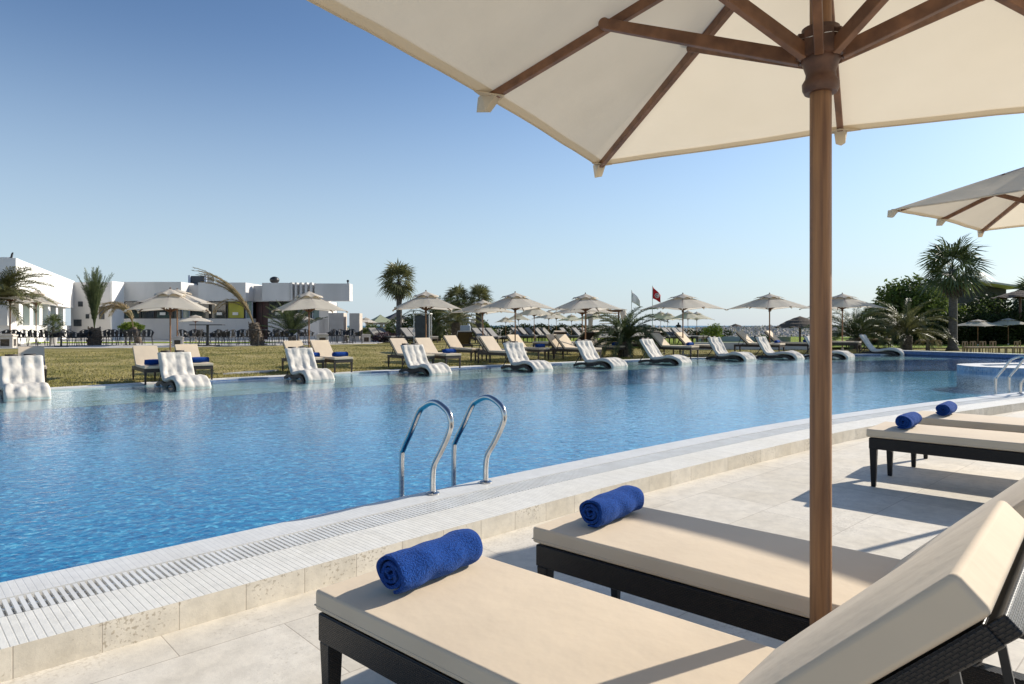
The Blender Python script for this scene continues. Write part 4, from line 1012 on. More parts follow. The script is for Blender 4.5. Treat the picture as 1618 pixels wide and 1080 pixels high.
# dune scrub and rocks, uncountable
r6 = random.Random(5); mb = MB()
for i in range(5200):
    y = 70 + 22 * r6.random(); x = atD(r6.uniform(1100, 1420), y).x if i % 3 else r6.uniform(-30, 60); s_ = r6.uniform(.08, .34); z = dune(x, y)
    base = len(mb.v); vs = []
    for k in range(5):
        a = k * 2 * pi / 5 + r6.random(); vs.append((x + math.cos(a) * s_, y + math.sin(a) * s_, z - .05))
    vs.append((x + r6.gauss(0, .05), y, z + s_ * r6.uniform(.4, 1.0))); mb.add(vs, [(k, (k + 1) % 5, 5) for k in range(5)])
tag(mb.build('dune_rocks', M['rock']), kind='stuff')
mb = MB()
for i in range(4500):
    y = 68 + 24 * r6.random(); x = r6.uniform(-40, 60); z = dune(x, y); h_ = r6.uniform(.1, .35); a = r6.uniform(0, pi)
    mb.add([(x - .05, y, z), (x + .05, y, z), (x + r6.gauss(0, .1), y, z + h_)], [(0, 1, 2)])
tag(mb.build('dune_scrub', M['leaf_mid']), kind='stuff')

# ------------------------------------------------------------------ terrace
mb = MB()
fr = [(-40, 27.5), (-26, 29.5), (-23.1, 30.5), (-17.9, 31.4), (-10.6, 36.6), (-7.9, 39), (-7.9, 61), (-60, 61), (-60, 27.5)]
n = len(fr); mb.add([(x, y, TZ) for x, y in fr] + [(x, y, .0) for x, y in fr], [tuple(range(n))] + [(i, n + i, n + (i + 1) % n, (i + 1) % n) for i in range(n)])
tag(mb.build('terrace', M['terrace']), kind='structure')
def quadpad(name, pts, z, h, m):
    mb = MB(); n = len(pts); mb.add([(x, y, z + h) for x, y in pts] + [(x, y, z - .1) for x, y in pts], [tuple(range(n))] + [(i, n + i, n + (i + 1) % n, (i + 1) % n) for i in range(n)])
    return tag(mb.build(name, m), kind='structure')
a_ = at(360, 586, .2); b_ = at(425, 583.5, .2)
quadpad('stepping_slab', [(a_.x, a_.y - .3), (b_.x, b_.y - .3), (b_.x + .1, b_.y + .5), (a_.x + .3, a_.y + .5)], gz(a_.x, a_.y), .035, M['terrace'])
# planting strip of grass on the terrace behind the first chairs
mb = MB(); mb.add([(-34, 39, TZ + .012), (-14.5, 39, TZ + .012), (-14.5, 42.5, TZ + .012), (-34, 42.5, TZ + .012)], [(0, 1, 2, 3)]); tag(mb.build('terrace_grass_strip', M['blade_green']), kind='structure')

# ------------------------------------------------------------------ white building
def box2(mb, x0, x1, y0, y1, z0, z1): mb.box(((x0 + x1) / 2, (y0 + y1) / 2, (z0 + z1) / 2), (x1 - x0, y1 - y0, z1 - z0))
def X(px, D): return (px - CX) / F * D
bl = empty('restaurant_building', (0, 0, 0))
tag(bl, 'long low flat-roofed white building with dark window band, left background', 'building')
D0 = 49.0
segs = [(178, 286, 445, 0), (286, 313, 448.5, 1.2), (313, 388, 446, 0), (388, 414, 449, 1.6), (414, 458, 446.5, 0), (458, 497, 446.5, .5), (497, 552, 447.5, 0)]
for (p0, p1, yt, rec) in segs:
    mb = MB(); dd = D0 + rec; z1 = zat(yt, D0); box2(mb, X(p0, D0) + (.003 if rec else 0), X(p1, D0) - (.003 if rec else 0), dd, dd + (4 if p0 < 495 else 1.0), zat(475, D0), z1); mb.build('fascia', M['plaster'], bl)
for i, p in enumerate((459, 466, 474, 482, 490)):
    mb = MB(); box2(mb, X(p, D0), X(p + 3.4, D0), D0 - .06, D0 + .497, zat(474, D0), zat(446, D0)); mb.build('fin', M['plaster'], bl)
mb = MB(); box2(mb, X(178, D0), X(389, D0), D0 + 1.2, D0 + 2, TZ, zat(503, D0 + 1)); mb.build('lower_wall', M['plaster'], bl)
mb = MB(); box2(mb, X(414, D0), X(511, D0), D0 + 1.2, D0 + 2, TZ, zat(503, D0 + 1)); mb.build('lower_wall', M['plaster'], bl)
mb = MB(); box2(mb, X(389, D0), X(414, D0), D0 + 1.9, D0 + 2.3, TZ, zat(475, D0)); dr = mb.build('doorway', M['red_dark'], bl)
mb = MB(); box2(mb, X(391, D0), X(400, D0), D0 + 1.85, D0 + 1.9, TZ, zat(480, D0)); mb.build('door_leaf', M['red_dark'], dr)
for (p0, p1, mt) in [(179, 205, 'glass_dark'), (205.6, 229, 'glass_dark'), (230.5, 257, 'glass_dark'), (258, 272, 'glass_dark'), (273.5, 286, 'glass_teal'), (287, 318, 'glass_dark'), (320, 345.5, 'glass_dark'), (347, 375, 'poster'), (377, 388, 'glass_teal'), (415, 437, 'glass_dark'), (438.5, 458, 'glass_dark'), (460, 484, 'glass_dark'), (485, 497, 'glass_teal')]:
    mb = MB(); z0_, z1_ = zat(503, D0 + 1) - .0, zat(475, D0) + .2
    x0, x1 = X(p0, D0), X(p1, D0); t = .05
    box2(mb, x0, x1, D0 + 1.3, D0 + 1.4, z0_, z0_ + t); box2(mb, x0, x0 + t, D0 + 1.3, D0 + 1.4, z0_ + t, z1_); box2(mb, x1 - t, x1, D0 + 1.3, D0 + 1.4, z0_ + t, z1_)
    w_ = mb.build('window', M['dark_metal'] if mt != 'glass_teal' else M['haze_wall'], bl)
    mb = MB(); box2(mb, x0 + t, x1 - t, D0 + 1.36, D0 + 1.38, z0_ + t, z1_); mb.build('pane', M[mt], w_)
mb = MB(); box2(mb, X(497, D0), X(512, D0), D0 + 1.2, D0 + 3.6, TZ, zat(475, D0)); mb.build('end_pillar', M['plaster'], bl)
mb = MB(); box2(mb, X(178, D0), X(511, D0), D0 + 3.4, D0 + 3.9, TZ, zat(475, D0)); mb.build('rear_wall', M['grey_box'], bl)
for p in (238, 330, 356, 425):     # paper notices on the glass
    mb = MB(); box2(mb, X(p, D0), X(p + 9, D0), D0 + 1.27, D0 + 1.29, zat(497, D0), zat(492.5, D0)); mb.build('paper_notice', M['plaster_bright'], bl)
# roof kit
t = empty('roof_unit', (0, 0, 0)); mb = MB(); box2(mb, X(274, D0), X(301, D0), D0 + 2.5, D0 + 3.9, zat(447, D0) - .1, zat(431.5, D0)); mb.build('casing', M['grey_box'], t, bevel=.03)
mb = MB()
for p in (274, 301): box2(mb, X(p, D0) - .08, X(p, D0) + .08, D0 + 2.38, D0 + 2.49, zat(447, D0) - .1, zat(430.5, D0))
mb.build('corner_post', M['haze_wall'], t); tag(t, 'dark rooftop equipment box on the long white building', 'roof unit')
mb = MB(); mb.lathe([(.16, 0), (.16, .12), (.30, .2), (.36, .36), (.30, .52), (.14, .6), (.05, .62)], n=18); o = mb.build('roof_vent', M['dark_metal'], smooth=True); o.location = (X(420, D0), D0 + 1.8, zat(447.3, D0)); tag(o, 'round dark ventilator on the roof above the doorway', 'roof vent')
mb = MB(); mb.lathe([(.05, 0), (.05, .14), (.09, .16), (.09, .26), (.02, .3)], n=10); o = mb.build('roof_lamp', M['dark_metal']); o.location = (X(547, D0), D0 + .5, zat(447.5, D0)); tag(o, 'small dark fitting at the right end of the roof', 'roof lamp')
# left wing: bright wall running into depth, shaded end
lw = empty('left_wing_building'); tag(lw, 'tall white building wing with sunlit side wall and row of narrow windows, left edge', 'building')
Aw = Vector((X(16, 36.0), 36.0)); Bw = Vector((X(112, 55.0), 55.0)); dw = Bw - Aw; nw_ = Vector((dw.y, -dw.x)).normalized()
if nw_.x < 0: nw_ = -nw_
def wallseg(mb, u0, u1, z0, z1, th=.4, out=0.0):
    p, q_ = Aw + dw * u0 + nw_ * out, Aw + dw * u1 + nw_ * out; r0, r1 = p - nw_ * th, q_ - nw_ * th
    vs = [(p.x, p.y, z0), (q_.x, q_.y, z0), (r1.x, r1.y, z0), (r0.x, r0.y, z0)]; vs += [(x, y, z1) for x, y, _ in vs]
    mb.add(vs, [(0, 1, 5, 4), (1, 2, 6, 5), (2, 3, 7, 6), (3, 0, 4, 7), (4, 5, 6, 7), (3, 2, 1, 0)])
ztop = 5.01; zw1 = 2.80; zw0 = 1.40
mb = MB(); wallseg(mb, 0, 1, zw1, ztop, out=.25, th=8); mb.build('upper_wall', M['plaster_bright'], lw)
mb = MB(); wallseg(mb, 0, 1, TZ, zw0, th=8); mb.build('sill_wall', M['plaster_bright'], lw)
def uof(px):   # parameter along the wall seen at px
    k_ = (px - CX) / F; return (k_ * Aw.y - Aw.x) / (dw.x - k_ * dw.y)
for p0, p1 in [(12, 19), (30, 36), (47, 52.5), (62.5, 67), (76, 79.5), (88.5, 91.5), (100, 103)]:
    mb = MB(); wallseg(mb, uof(p0), uof(p1), zw0, zw1, th=.5, out=.0); mb.build('pilaster', M['plaster_bright'], lw)
for p0, p1 in [(19.5, 29.5), (36.5, 46.5), (53, 62), (67.5, 75.5), (80, 88), (92, 99.5), (103.5, 109)]:
    mb = MB(); wallseg(mb, uof(p0), uof(p1), zw0, zw1, th=.06, out=-.42); mb.build('window', M['glass_teal'], lw)
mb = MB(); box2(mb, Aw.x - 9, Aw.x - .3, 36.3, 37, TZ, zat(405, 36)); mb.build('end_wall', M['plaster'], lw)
# middle block between the wings
mbk = empty('middle_block_building'); tag(mbk, 'grey-white shaded block with small square windows beside the bundled palm', 'building')
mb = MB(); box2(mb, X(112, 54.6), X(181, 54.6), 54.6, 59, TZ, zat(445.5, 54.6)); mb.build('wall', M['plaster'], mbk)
for p0, p1, y0, y1 in [(124, 131, 476, 484), (117, 129, 504.5, 515), (157, 165, 484, 504), (136, 141, 496, 503)]:
    mb = MB(); box2(mb, X(p0, 54.6), X(p1, 54.6), 54.54, 54.597, zat(y1, 54.6), zat(y0, 54.6)); w_ = mb.build('window', M['grey_box'], mbk)
mb = MB(); box2(mb, X(177, 47.6), X(179.5, 47.6), 47.4, 48.9, TZ, zat(444, 47.6)); mb.build('corner_strip', M['plaster_bright'], mbk)
# pigeon-like lamp on left wing roof
mb = MB(); mb.tube([(0, 0, 0), (.02, 0, .14), (.05, 0, .25)], .05, 8, r1=.05); mb.tube([(.05, 0, .25), (.09, 0, .33)], .05, 8, r1=.03); mb.tube([(.0, 0, .1), (-.12, 0, .0)], .04, 8, r1=.015)
o = mb.build('bird', M['dark_cloth'], smooth=True); o.location = (X(20, 36.5), 36.4, ztop); tag(o, 'dark bird perched on the roof corner of the left wing', 'bird')
# beige pillars
for p0, p1, y0, lb in [(519, 543, 494, 'wide beige square pillar behind terrace chairs right of the white building'), (552, 568, 494.5, 'narrow beige pillar, rightmost beside the terrace end')]:
    o = MB(); box2(o, X(p0, 44), X(p1, 44), 44, 44.9, TZ, zat(y0, 44)); 
    q = o.build('pillar', M['plaster_beige'], bevel=.02); tag(q, lb, 'pillar', 'beige pillars at the terrace end')

# carved stone blocks
def stone_block():
    root = empty('stone_side_table'); w = .5; h = .5
    mb = MB()
    for x in (-1, 1):
        for y in (-1, 1): mb.box((x * .2, y * .2, .21), (.1, .1, .42))
    for x, y, dx, dy in ((0, -.22, .3, .05), (0, .22, .3, .05), (-.22, 0, .05, .3), (.22, 0, .05, .3)): mb.box((x, y, .37), (dx, dy, .1)); mb.box((x, y, .03), (dx, dy, .06))
    mb.build('carved_body', M['stone_white'], root); mb = MB(); mb.box((0, 0, .45), (.56, .56, .055)); mb.box((0, 0, .495), (.44, .44, .03)); mb.build('top', M['stone_white'], root, bevel=.01)
    mb = MB(); mb.box((0, 0, .2), (.3, .3, .32)); mb.build('inner_box', M['bark'], root)
    return root
SB = stone_block()
for i, (px, D, s_, lb) in enumerate([(11, 31.5, 1.25, 'carved white stone block at the left edge of the terrace'), (281, 34, .95, 'carved white stone block beside the dark red parasol pole'), (509, 37.5, 1.15, 'carved stone block right of the second poolside parasol pole'), (578, 41, 1.0, 'carved stone block at the terrace end below the narrow pillar')]):
    o = SB if i == 0 else copy_tree(SB); o.location = atD(px, D, TZ); o.rotation_euler = (0, 0, R(20)); o.scale = (s_,) * 3; tag(o, lb, 'stone block', 'carved stone blocks on the terrace')

# terrace chairs
def make_chair():
    root = empty('terrace_chair'); mb = MB(); m = M['dark_metal']
    mb.box((0, 0, .44), (.46, .46, .04)); mb.build('seat', m, root, bevel=.01)
    mb = MB(); n = 15; rows = []
    for z, r_, dz_ in ((.46, .24, 0), (.57, .29, .06), (.63, .31, .19)):
        rows.append([(math.cos(a) * r_, math.sin(a) * r_, z + dz_ * max(0, math.sin(a)) ** 1.5) for a in [pi * (-.12 + 1.24 * i / n) for i in range(n + 1)]])
    # woven shell: alternate strips so light passes
    for a_i in range(n):
        if a_i % 3 != 2: mb.add([rows[0][a_i], rows[0][a_i + 1], rows[1][a_i], rows[1][a_i + 1], rows[2][a_i], rows[2][a_i + 1]], [(0, 1, 3, 2), (2, 3, 5, 4)])
    mb.tube(rows[2], .016, 6); mb.tube(rows[1], .01, 5)
    mb.build('backrest', m, root)
    for x in (-1, 1):
        for y in (-1, 1): mb = MB(); mb.tube([(x * .2, y * .2, .43), (x * .25, y * .25, 0)], .014, 6); mb.build('leg', m, root)
    return root
CH = make_chair(); r7 = random.Random(8)
groups_ch = [
 ([3, 16, 30, 44, 58, 73], 34.0, 'near the left edge parasol'), ([88, 108, 118, 129, 136], 34.5, 'between the left parasols and the bundled palm'),
 ([166, 177, 188, 199, 210, 221, 233], 36.0, 'between the bundled palm and the first poolside parasol'),
 ([291, 300, 311, 324, 336, 350, 362, 376], 35.0, 'between the red pole and the leaning palm'),
 ([388, 398, 421, 432, 446, 457], 36.0, 'around the leaning palm base'), ([478, 489, 521, 532, 543, 553, 565], 39.0, 'between the second poolside parasol and the terrace end'),
 ([95, 205, 315, 352, 440], 38.6, 'in the rear row of the terrace')]
ords = ['first', 'second', 'third', 'fourth', 'fifth', 'sixth', 'seventh', 'eighth']; fc = True
for pxs, D, desc in groups_ch:
    for j, px in enumerate(pxs):
        o = CH if fc else copy_tree(CH); fc = False
        o.location = atD(px, D + r7.uniform(-.5, 1.0), TZ); o.rotation_euler = (0, 0, r7.uniform(0, 2 * pi)); tag(o, 'black woven terrace chair, %s from left %s' % (ords[j], desc), 'chair', 'black woven chairs on the terrace')
def make_table():
    root = empty('terrace_table'); mb = MB(); mb.box((0, 0, .735), (.8, .8, .03)); mb.build('tabletop', M['dark_metal'], root, bevel=.006)
    mb = MB(); mb.tube([(0, 0, .02), (0, 0, .72)], .035, 10); mb.build('column', M['dark_metal'], root)
    mb = MB(); mb.box((0, 0, .02), (.62, .07, .035)); mb.box((0, 0, .018), (.07, .62, .031)); mb.build('foot', M['dark_metal'], root); return root
TB = make_table()
for i, (px, D, s_, lb) in enumerate([(97, 33, (1, 1, .95), 'black pedestal table near the left parasols with cross foot'), (328, 34, (1.9, 1, 1.45), 'wide tall black pedestal table left of the leaning palm'), (408, 34.6, (1, 1, 1.1), 'black pedestal table just in front of the leaning palm trunk'),
          (471, 36.5, (1.1, 1, 1.1), 'black pedestal table left of the second poolside parasol pole'), (205, 35.2, (1, 1, 1), 'black pedestal table under the withered brown palm'), (548, 40, (1, 1, 1), 'black pedestal table by the beige pillars')]):
    o = TB if i == 0 else copy_tree(TB); o.location = atD(px, D, TZ); o.scale = s_; o.rotation_euler = (0, 0, R(12)); tag(o, lb, 'table', 'black pedestal tables on the terrace')
# white pot for the small palm
mb = MB(); mb.lathe([(.16, 0), (.2, .35), (.22, .36), (.2, .38), (.16, .36)], n=16); o = mb.build('plant_pot', M['plaster_bright'], smooth=True); o.location = atD(84, 37, TZ) + Vector((.0, -.0, .0)); tag(o, 'white pot holding the small fan palm on the terrace', 'plant pot')

# ------------------------------------------------------------------ tents, pavilions, distant buildings
def pyramid_tent(px, D, z0, w, ye, ya, mr, mw, label, name='tent'):
    root = empty(name, atD(px, D, z0)); ze = zat(ye, D) - z0; za = zat(ya, D) - z0; mb = MB(); h = w / 2
    rows = []
    for i in range(7):
        f = i / 6; ring = []; e = h * f; z = za + (ze - za) * f ** .85
        ring = [(-e, -e, z), (0, -e * .98, z), (e, -e, z), (e * .98, 0, z), (e, e, z), (0, e * .98, z), (-e, e, z), (-e * .98, 0, z)]; rows.append(ring)
    mb.grid(rows, closed=True); mb.build('roof', mr, root)
    mb = MB()
    for x in (-1, 1):
        for y in (-1, 1): mb.tube([(x * h * .9, y * h * .9, 0), (x * h * .9, y * h * .9, ze)], .05, 6)
    mb.build('post_frame', mw, root)
    mb = MB()
    for x in (-1, 1):
        for y in (-1, 1):
            mb.box((x * h * .78, y * h * .9, ze / 2), (h * .22, .06, ze)); mb.box((0, y * h * .9, ze - .12), (h * 1.7, .04, .2))
    mb.build('curtain', mw, root); root.rotation_euler = (0, 0, R(30))
    return tag(root, label, 'tent' if name == 'tent' else 'pavilion')
pyramid_tent(601, 66, .3, 2.3, 509, 496.5, M['tent_green'], M['tent_white'], 'pale green pyramid tent right of the terrace')
pyramid_tent(626, 74, .3, 3.0, 505, 493, M['roof_dark'], M['sky_grey_wall'], 'dark pyramid roof pavilion behind the tall fan palm trunk', 'pavilion')
# daybed with curtains behind bushy palm
db = empty('canopied_daybed', atD(955, 34, .2)); mb = MB()
for x in (-.85, .85):
    for y in (-.8, .8): mb.tube([(x, y, 0), (x, y, 1.95)], .045, 8)
for y in (-.8, .8): mb.tube([(-.9, y, 1.93), (.9, y, 1.93)], .04, 8)
for x in (-.85, .85): mb.tube([(x, -.9, 1.93), (x, .9, 1.93)], .04, 8)
mb.build('post_frame', M['dark_wood'], db); mb = MB()
for i in range(12): mb.box((.35, .8, .35 + i * .135), (1.0, .03, .05))
mb.build('slat_screen', M['plaster_bright'], db)
for x, y in ((-.85, -.8), (.8, -.8)):
    mb = MB(); mb.tube([(x, y, 1.9), (x + .06, y, 1.4), (x + .02, y, .9), (x + .1, y, .1)], lambda u: .16 - .22 * u * (1 - u), 10); mb.build('curtain', M['canvas_white'], db, smooth=True)
mb = MB(); rows = [[(-1 + 2 * i / 8, -.9 + 1.8 * j / 6, 2.0 - .1 * math.sin(pi * i / 8) * math.sin(pi * j / 6) + .03 * math.sin(i * 2.1)) for i in range(9)] for j in range(7)]; mb.grid(rows); q = mb.build('canopy', M['canvas_white'], db, smooth=True); s2 = q.modifiers.new('t', 'SOLIDIFY'); s2.thickness = .02
mb = MB(); mb.box((0, 0, .35), (1.7, 1.5, .22)); mb.build('mattress', M['canvas_white'], db, bevel=.05)
tag(db, 'canopied daybed with tied curtains and slatted screen left of the bushy palm', 'daybed')
# grey changing cabin with curtain right of the third pole
cb = empty('changing_cabin', atD(668, 37, .25)); mb = MB(); mb.box((0, 0, .85), (.75, .75, 1.7)); mb.build('grey_drape', M['grey_box'], cb, bevel=.05); mb = MB()
for x in (-.42, .42):
    for y in (-.42, .42): mb.tube([(x, y, 0), (x, y, 1.8)], .025, 6)
mb.box((0, 0, 1.8), (.95, .95, .05)); mb.build('frame', M['plaster_bright'], cb); tag(cb, 'small grey draped cabin behind the third parasol pole', 'cabin')
# thatch parasols
def thatch(px, D, z0, w, ya, ye, label, grp='thatched beach parasols'):
    root = empty('thatched_parasol', atD(px, D, z0)); za = zat(ya, D) - z0; ze = zat(ye, D) - z0; mb = MB(); n = 40; rows = []
    for i in range(9):
        f = i / 8; rr = w / 2 * f; z = za + (ze - za) * (f ** 1.25); rows.append([(math.cos(2 * pi * k / n) * rr * (1 + .04 * math.sin(k * 5.1 + i)), math.sin(2 * pi * k / n) * rr, z - (.05 * math.sin(k * 7.7) if i == 8 else 0) - .02 * (i % 2)) for k in range(n)])
    mb.grid(rows, closed=True); mb.build('thatch_roof', M['thatch'], root); mb = MB(); mb.tube([(0, 0, 0), (0, 0, za - .02)], .07, 8); mb.build('pole', M['dark_wood'], root)
    return tag(root, label, 'thatched parasol', grp)
thatch(1264, 46, .2, 3.3, 499, 517, 'wide thatched parasol on the beach just left of the near wooden pole')
thatch(1612, 42, .6, 3.0, 458, 470, 'dark thatched roof tip at the right edge above the hedge')
thatch(1162, 84, .7, 2.0, 511, 517.5, 'tiny thatched parasol on the dune, left of two peaks')
thatch(1167, 86, .7, 1.6, 512.5, 517.5, 'tiny thatched parasol on the dune, right of two peaks')
# sea-side low wall
mb = MB(); box2(mb, 13.0, 19.6, 47.5, 47.8, .1, .62); tag(mb.build('low_wall', M['haze_wall']), 'low grey wall between the round shrub and the dunes', 'wall')
mb = MB(); box2(mb, 9.6, 15.5, 35.2, 35.5, .05, .52); tag(mb.build('low_wall', M['plaster']), 'low white wall behind the loungers left of the lone parasol', 'wall')
# dark gabled building behind trees on the right
gb = empty('gabled_building'); tag(gb, 'dark gabled building with pale sloping roof behind the right fan palm', 'building')
Dg = 56; mb = MB(); pts = [(X(1460, Dg), zat(462, Dg)), (X(1508, Dg), zat(445, Dg)), (X(1590, Dg), zat(457, Dg)), (X(1590, Dg), .1), (X(1460, Dg), .1)]; n = len(pts)
mb.add([(x, Dg, z) for x, z in pts] + [(x, Dg + 6, z) for x, z in pts], [tuple(range(n)), tuple(range(2 * n - 1, n - 1, -1))] + [(i, n + i, n + (i + 1) % n, (i + 1) % n) for i in range(n)]); mb.build('wall', M['roof_dark'], gb)
mb = MB(); mb.bar((X(1457, Dg), Dg + 3, zat(461, Dg) + .08), (X(1508.5, Dg), Dg + 3, zat(444, Dg) + .08), 6.6, .14, up=(0, 0, 1)); mb.build('roof', M['roof_dark'], gb)
mb = MB(); mb.bar((X(1508, Dg), Dg + 2, zat(444.5, Dg) + .1), (X(1598, Dg), Dg + 2, zat(457.5, Dg) + .1), 7.4, .14, up=(0, 0, 1)); mb.build('roof', M['sky_grey_wall'], gb)
mb = MB(); box2(mb, X(1479, Dg), X(1490, Dg), Dg - .05, Dg - .003, zat(460, Dg), zat(451, Dg)); mb.build('window', M['haze_wall'], gb)
# distant town blocks, haze put into their wall colours
for i, (p0, p1, y0, D, lb, mt) in enumerate([(705, 735, 505, 100, 'hazy pale distant building left of the thick palm trunk', 'haze_wall'), (728, 741, 500, 92, 'hazy blue-grey distant tower between the two short palms', 'haze_wall'), (736, 750, 504, 96, 'hazy distant block with slanting roof right of the grey tower', 'sky_grey_wall')]):
    root = empty('distant_building'); mb = MB(); box2(mb, X(p0, D), X(p1, D), D, D + 6, .1, zat(y0, D)); mb.build('wall', M[mt], root)
    mb = MB()
    for wx in range(3):
        for wz in range(2): box2(mb, X(p0 + 2.5 + wx * (p1 - p0 - 4) / 3, D), X(p0 + 4 + wx * (p1 - p0 - 4) / 3, D), D - .06, D - .003, zat(521 - wz * 8, D), zat(518 - wz * 8, D))
    mb.build('window', M['grey_box'], root); tag(root, lb, 'building', 'hazy buildings in the distance')
# lilac painted panel near second pool
mb = MB(); box2(mb, X(727, 38), X(743, 38), 38, 38.3, .2, zat(514, 38)); o = mb.build('blue_grey_panel', M['haze_wall'], bevel=.03); tag(o, 'pale blue-grey panel beside the thick palm trunk', 'panel')
# second small pool
mb = MB(); box2(mb, X(690, 36), X(775, 36), 33.5, 37.6, .18, .235); tag(mb.build('small_pool_rim', M['coping_cap']), kind='structure')
mb = MB(); mb.add([(X(694, 36), 33.8, .245), (X(772, 36), 33.8, .245), (X(772, 36), 37.2, .245), (X(694, 36), 37.2, .245)], [(0, 1, 2, 3)]); tag(mb.build('small_pool_water', M['glass_teal']), kind='structure')
# flags
def flag(px, D, ytop, fl_len, m, label, emblem=False):
    root = empty('flag', atD(px, D, .4)); z1 = zat(ytop, D) - .4
    mb = MB(); mb.tube([(0, 0, 0), (0, 0, z1)], .05, 8, r1=.03); mb.build('flagpole', M['plaster_bright'], root)
    rows = []
    for i in range(13):
        u = i / 12; rows.append([Vector((.03 + u * fl_len * .62, .12 * math.sin(u * 7 + j * .4), z1 - .08 - j / 5 * 1.15 * (1 - .25 * u) - u * fl_len * .68 * (1 - .15 * j / 5))) for j in range(6)])
    mb = MB(); mb.grid(rows); q = mb.build('cloth', m, root, smooth=True); s3 = q.modifiers.new('t', 'SOLIDIFY'); s3.thickness = .012
    if emblem:
        c = rows[6][2].lerp(rows[6][3], .5)
        mb = MB(); mb.tube([(c.x, c.y - .03, c.z), (c.x, c.y - .05, c.z)], .24, 16); e = mb.build('white_disc', M['flag_white'], q)
        mb = MB(); P = []
        for k in range(11): a = R(50 + 26 * k); P.append((c.x + math.cos(a) * .14, c.y - .06, c.z + math.sin(a) * .14))
        mb.tube(P, .03, 5); mb.build('red_crescent', M['flag_red'], q)
    return tag(root, label, 'flag', 'flags by the beach')
flag(1031, 66, 451, 1.25, M['flag_red'], 'red flag with white disc on a tall pole above the parasols', True)
flag(998, 70, 458, 1.4, M['flag_white'], 'white flag on a tall pole left of the red flag')
# tiny tables and chairs, right
KG = 'tiny wooden chairs by the hedge'
def kid_chair():
    root = empty('small_chair'); mb = MB(); mb.box((0, 0, .27), (.3, .3, .03)); mb.build('seat', M['light_wood'], root); mb = MB()
    for x in (-.13, .13): mb.box((x, .14, .42), (.035, .03, .3))
    mb.box((0, .14, .56), (.29, .03, .05)); mb.box((0, .14, .42), (.09, .025, .25)); mb.build('backrest', M['light_wood'], root)
    for x in (-.13, .13):
        for y in (-.13, .13): mb = MB(); mb.box((x, y, .128), (.035, .035, .256)); mb.build('leg', M['light_wood'], root)
    return root
KC = kid_chair()
for i, (px, lb) in enumerate([(1528, 'tiny wooden chair, leftmost behind the low table'), (1540, 'tiny wooden chair, second from left behind the low table'), (1555, 'tiny wooden chair, third from left behind the low table'), (1571, 'tiny wooden chair at the right end of the low table'), (1610, 'tiny wooden chair alone near the right edge')]):
    o = KC if i == 0 else copy_tree(KC); o.location = atD(px, 30.6, .13); o.scale = (.9, .9, .95); o.rotation_euler = (0, 0, R(180 * 0 + r7.uniform(-15, 15))); tag(o, lb, 'small chair', KG)
for i, (px, w_, lb) in enumerate([(1556, 2.1, 'long low wooden table beneath the left low parasol'), (1606, .9, 'short low wooden table beside the lone tiny chair')]):
    root = empty('low_table', atD(px, 29.9, .13), scale=(.8, .8, .68)); mb = MB(); mb.box((0, 0, .46), (w_, .6, .05)); mb.build('tabletop', M['light_wood'], root, bevel=.01)
    for x in (-1, 1):
        for y in (-1, 1): mb = MB(); mb.box((x * (w_ / 2 - .08), y * .24, .215), (.06, .06, .43)); mb.build('leg', M['light_wood'], root)
    tag(root, lb, 'low table', 'low wooden tables by the hedge')
# person far away
def person():
    vs = [(0, 0, .95), (0, 0, 1.12), (0, 0, 1.36), (0, 0, 1.50), (0, .0, 1.66), (-.20, 0, 1.40), (-.25, .02, 1.12), (-.22, -.06, .88), (.20, 0, 1.40), (.25, .02, 1.12), (.22, -.06, .88), (-.1, 0, .88), (-.11, -.02, .48), (-.12, 0, .06), (-.13, -.13, .03), (.1, 0, .88), (.11, .02, .48), (.12, .04, .06), (.13, -.09, .03)]
    es = [(0, 1), (1, 2), (2, 3), (3, 4), (2, 5), (5, 6), (6, 7), (2, 8), (8, 9), (9, 10), (0, 11), (11, 12), (12, 13), (13, 14), (0, 15), (15, 16), (16, 17), (17, 18)]
    rad = [.14, .14, .16, .06, .105, .065, .045, .035, .065, .045, .035, .085, .06, .045, .035, .085, .06, .045, .035]
    me = bpy.data.meshes.new('person'); me.from_pydata(vs, es, []); me.materials.append(M['dark_cloth']); o = bpy.data.objects.new('person', me); col.objects.link(o)
    sk = o.modifiers.new('skin', 'SKIN'); 
    for i, sv in enumerate(me.skin_vertices[0].data): sv.radius = (rad[i], rad[i] * .8); sv.use_root = (i == 0)
    su = o.modifiers.new('sub', 'SUBSURF'); su.levels = 1; su.render_levels = 2
    return o
o = person(); o.location = atD(1072, 60, .02); tag(o, 'person in dark clothes standing beyond the parasol by the red flag', 'person')

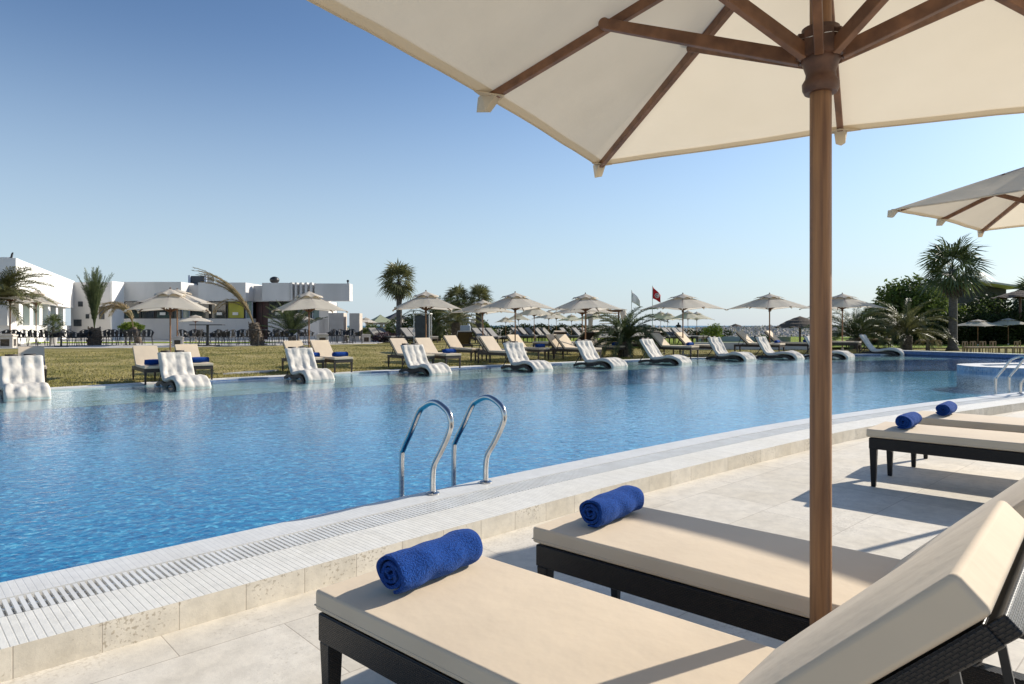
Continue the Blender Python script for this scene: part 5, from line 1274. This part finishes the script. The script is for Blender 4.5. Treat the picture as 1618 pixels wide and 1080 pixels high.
# ------------------------------------------------------------------ light
sun_dir = Vector((.878, .478, 0)).normalized(); el = R(27)
sd = Vector((sun_dir.x * math.cos(el), sun_dir.y * math.cos(el), math.sin(el)))
sl = bpy.data.lights.new('sun', 'SUN'); sl.energy = 4.0; sl.angle = R(.6); sl.color = (1, .93, .82)
so = bpy.data.objects.new('sun', sl); col.objects.link(so); so.rotation_euler = (-sd).to_track_quat('-Z', 'Y').to_euler(); so.location = (0, 0, 20)
w = bpy.data.worlds.new('World'); sc.world = w; w.use_nodes = True; nt = w.node_tree
bg = nt.nodes['Background']; sky = nt.nodes.new('ShaderNodeTexSky'); sky.sky_type = 'NISHITA'; sky.sun_disc = False
sky.sun_elevation = el; sky.sun_rotation = math.atan2(sun_dir.x, sun_dir.y); sky.air_density = 1.0; sky.dust_density = .5; sky.ozone_density = 2.2; sky.altitude = 0
# pale sea haze low in the sky
tcw = nt.nodes.new('ShaderNodeTexCoord'); spw = nt.nodes.new('ShaderNodeSeparateXYZ'); nt.links.new(tcw.outputs['Generated'], spw.inputs[0])
mr = nt.nodes.new('ShaderNodeMapRange'); mr.interpolation_type = 'SMOOTHSTEP'; nt.links.new(spw.outputs['Z'], mr.inputs['Value'])
mr.inputs['From Min'].default_value = -.05; mr.inputs['From Max'].default_value = .42; mr.inputs['To Min'].default_value = .86; mr.inputs['To Max'].default_value = .0
mxw = nt.nodes.new('ShaderNodeMix'); mxw.data_type = 'RGBA'; nt.links.new(mr.outputs[0], mxw.inputs['Factor']); gm = nt.nodes.new('ShaderNodeGamma'); gm.inputs[1].default_value = 1.25; nt.links.new(sky.outputs[0], gm.inputs[0])
ml = nt.nodes.new('ShaderNodeMix'); ml.data_type = 'RGBA'; ml.blend_type = 'MULTIPLY'; ml.inputs['Factor'].default_value = 1; ml.inputs['B'].default_value = (.55, .57, .58, 1); nt.links.new(gm.outputs[0], ml.inputs['A']); nt.links.new(ml.outputs['Result'], mxw.inputs['A'])
mxw.inputs['B'].default_value = (3.35, 4.1, 4.85, 1)
hs = nt.nodes.new('ShaderNodeHueSaturation'); hs.inputs['Saturation'].default_value = .97; nt.links.new(mxw.outputs['Result'], hs.inputs['Color'])
nt.links.new(hs.outputs[0], bg.inputs[0]); bg.inputs[1].default_value = .11
sc.view_settings.view_transform = 'Standard'; sc.view_settings.look = 'None'; sc.view_settings.exposure = .60; sc.view_settings.gamma = 1
sc.cycles.max_bounces = 8; sc.cycles.transparent_max_bounces = 12; sc.cycles.caustics_reflective = False; sc.cycles.caustics_refractive = False
sc.cycles.use_denoising = True
